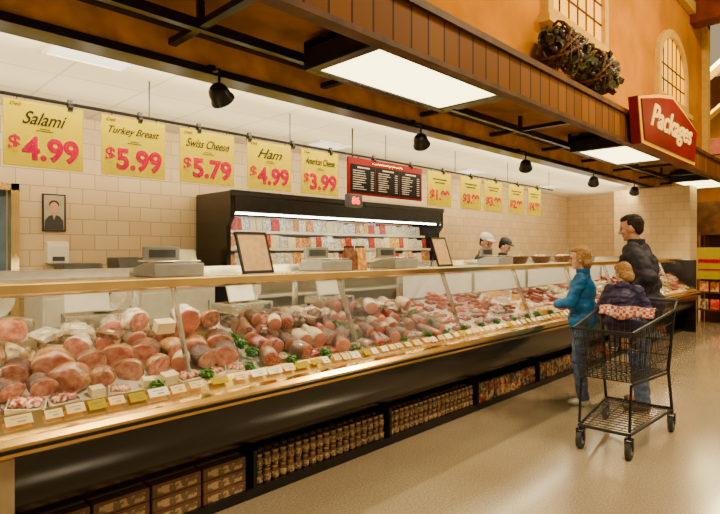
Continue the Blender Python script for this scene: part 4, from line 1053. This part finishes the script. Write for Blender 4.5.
for i in range(15): t = i/14; mb.cyl(lerp((0, .24, .185), (.86, .165, .185), t), lerp((0, -.24, .185), (.86, -.165, .185), t), .0035, seg=4)
for i in range(7): t = i/6; mb.cyl(lerp((0, .24, .188), (0, -.24, .188), t), lerp((.86, .165, .188), (.86, -.165, .188), t), .0035, seg=4)
obj('lower_rack', mb, ['blacksteel'], cart, smooth=False)
mb = MB(); mb.box(.03, .27, -.22, .22, .76, .775); 
for i in range(10): mb.cyl((.29, -.2+i*.044, .775), (.31, -.2+i*.044, .99), .0035, seg=4)
mb.cyl((.31, -.22, .99), (.31, .22, .99), .007, seg=6)
obj('child_seat', mb, ['dgrey'], cart, smooth=False)
for xx, yy in ((.02, .25), (.02, -.25), (.87, .165), (.87, -.165)):
    mb = MB(); T = Matrix.Translation((xx, yy, .062))
    mb.cyl((0, -.016, 0), (0, .016, 0), .060, seg=20, T=T); w_ = obj('wheel', mb, ['rubber'], cart)
    mb = MB(); mb.cyl((0, -.020, 0), (0, .020, 0), .028, seg=14, T=T); obj('hub', mb, ['grey'], w_)
    mb = MB(); mb.box(-.014, .014, -.028, -.020, 0, .085, 0, T); mb.box(-.014, .014, .020, .028, 0, .085, 0, T); mb.box(-.02, .02, -.028, .028, .075, .085, 0, T); mb.cyl((0, 0, .08), (0, 0, .11), .012, T=T)
    obj('caster_fork', mb, ['blacksteel'], w_)
tag(cart, 'black wire shopping cart with child seat on the polished floor', 'shopping cart')
mb = MB(); n = 14; vs = []; fs = []
prof = [(.355, .925), (.340, .95), (.328, .985), (.315, 1.004), (.295, 1.003), (.280, .985)]
for i in range(n+1):
    y = -.20+.40*i/n
    for q, (a, b) in enumerate(prof): vs.append((a+.012*math.sin(i*1.1+q*.6), y, b+.010*math.sin(i*.9)*(1 if q < 2 else .4)+(.018*math.cos(i*.5) if q == 0 else 0)))
k = len(prof)
for i in range(n):
    for j in range(k-1): fs.append((i*k+j, i*k+j+1, (i+1)*k+j+1, (i+1)*k+j))
mb.add(vs, fs); bl = obj('blanket', mb, ['plaid'], None, (CX, CY, 0), (0, 0, math.radians(183)))
sm = bl.modifiers.new('s', 'SOLIDIFY'); sm.thickness = .012
tag(bl, 'small red and white checked cloth draped over the cart seat', 'blanket')

# ------------------------------------------------------------------ lights, world, camera
def area(name, loc, target, size, power, col, sy=None):
    l = bpy.data.lights.new(name, 'AREA'); l.energy = power; l.color = col; l.size = size
    if sy: l.shape = 'RECTANGLE'; l.size_y = sy
    o = bpy.data.objects.new(name, l); COL.objects.link(o); o.location = loc
    o.rotation_euler = (Vector(target)-Vector(loc)).to_track_quat('-Z', 'Y').to_euler(); return o
area('high_area_light', (3, -1.5, 6.5), (3, 0, 0), 1.0, 350, (1, .78, .46))
area('high_area_light', (8, -.5, 6.5), (8, .5, 0), .9, 480, (1, .76, .42))
area('high_area_light', (14.5, 3.05, 6.2), (14.5, 3.05, 0), 1.1, 520, (1, .78, .42))  # added past the counter to put highlights on the floor
area('high_area_light', (16.5, 2.9, 6.4), (16.5, 2.9, 0), 1.1, 420, (1, .78, .42))  # added light for the floor highlights, no fixture stands here
area('high_area_light', (19, 3.8, 6.6), (19, 3.8, 0), 1.2, 520, (1, .78, .42))  # added farthest out, also only for gleams on the floor
area('wall_wash', (6.5, 1.0, 3.3), (6.5, 2.6, 4.6), 5, 70, (1, .66, .18), .4)
area('back_wall_fill', (5.3, 3.46, 2.58), (5.3, 5.2, 1.55), 13, 195, (1, .84, .54), .12)  # unseen fill added behind the beam to brighten back wall and cooler
area('ceiling_bounce_fill', (5.3, 4.45, 2.12), (5.3, 4.35, 2.7), 13, 80, (1, .86, .56), .3)  # unseen upward fill added to brighten the ceiling, no cove here
w = bpy.data.worlds.new('store_ambient'); sc.world = w; w.use_nodes = True
bg = w.node_tree.nodes['Background']; bg.inputs[0].default_value = (1, .76, .42, 1); bg.inputs[1].default_value = .48

cam = bpy.data.cameras.new('camera'); co = bpy.data.objects.new('camera', cam); COL.objects.link(co)
cam.sensor_width = 36; cam.lens = 26.75; cam.shift_y = -.0097; cam.clip_start = .05
co.location = (0, 0, 1.45); co.rotation_euler = (pi/2, 0, math.radians(-45.3))
sc.camera = co
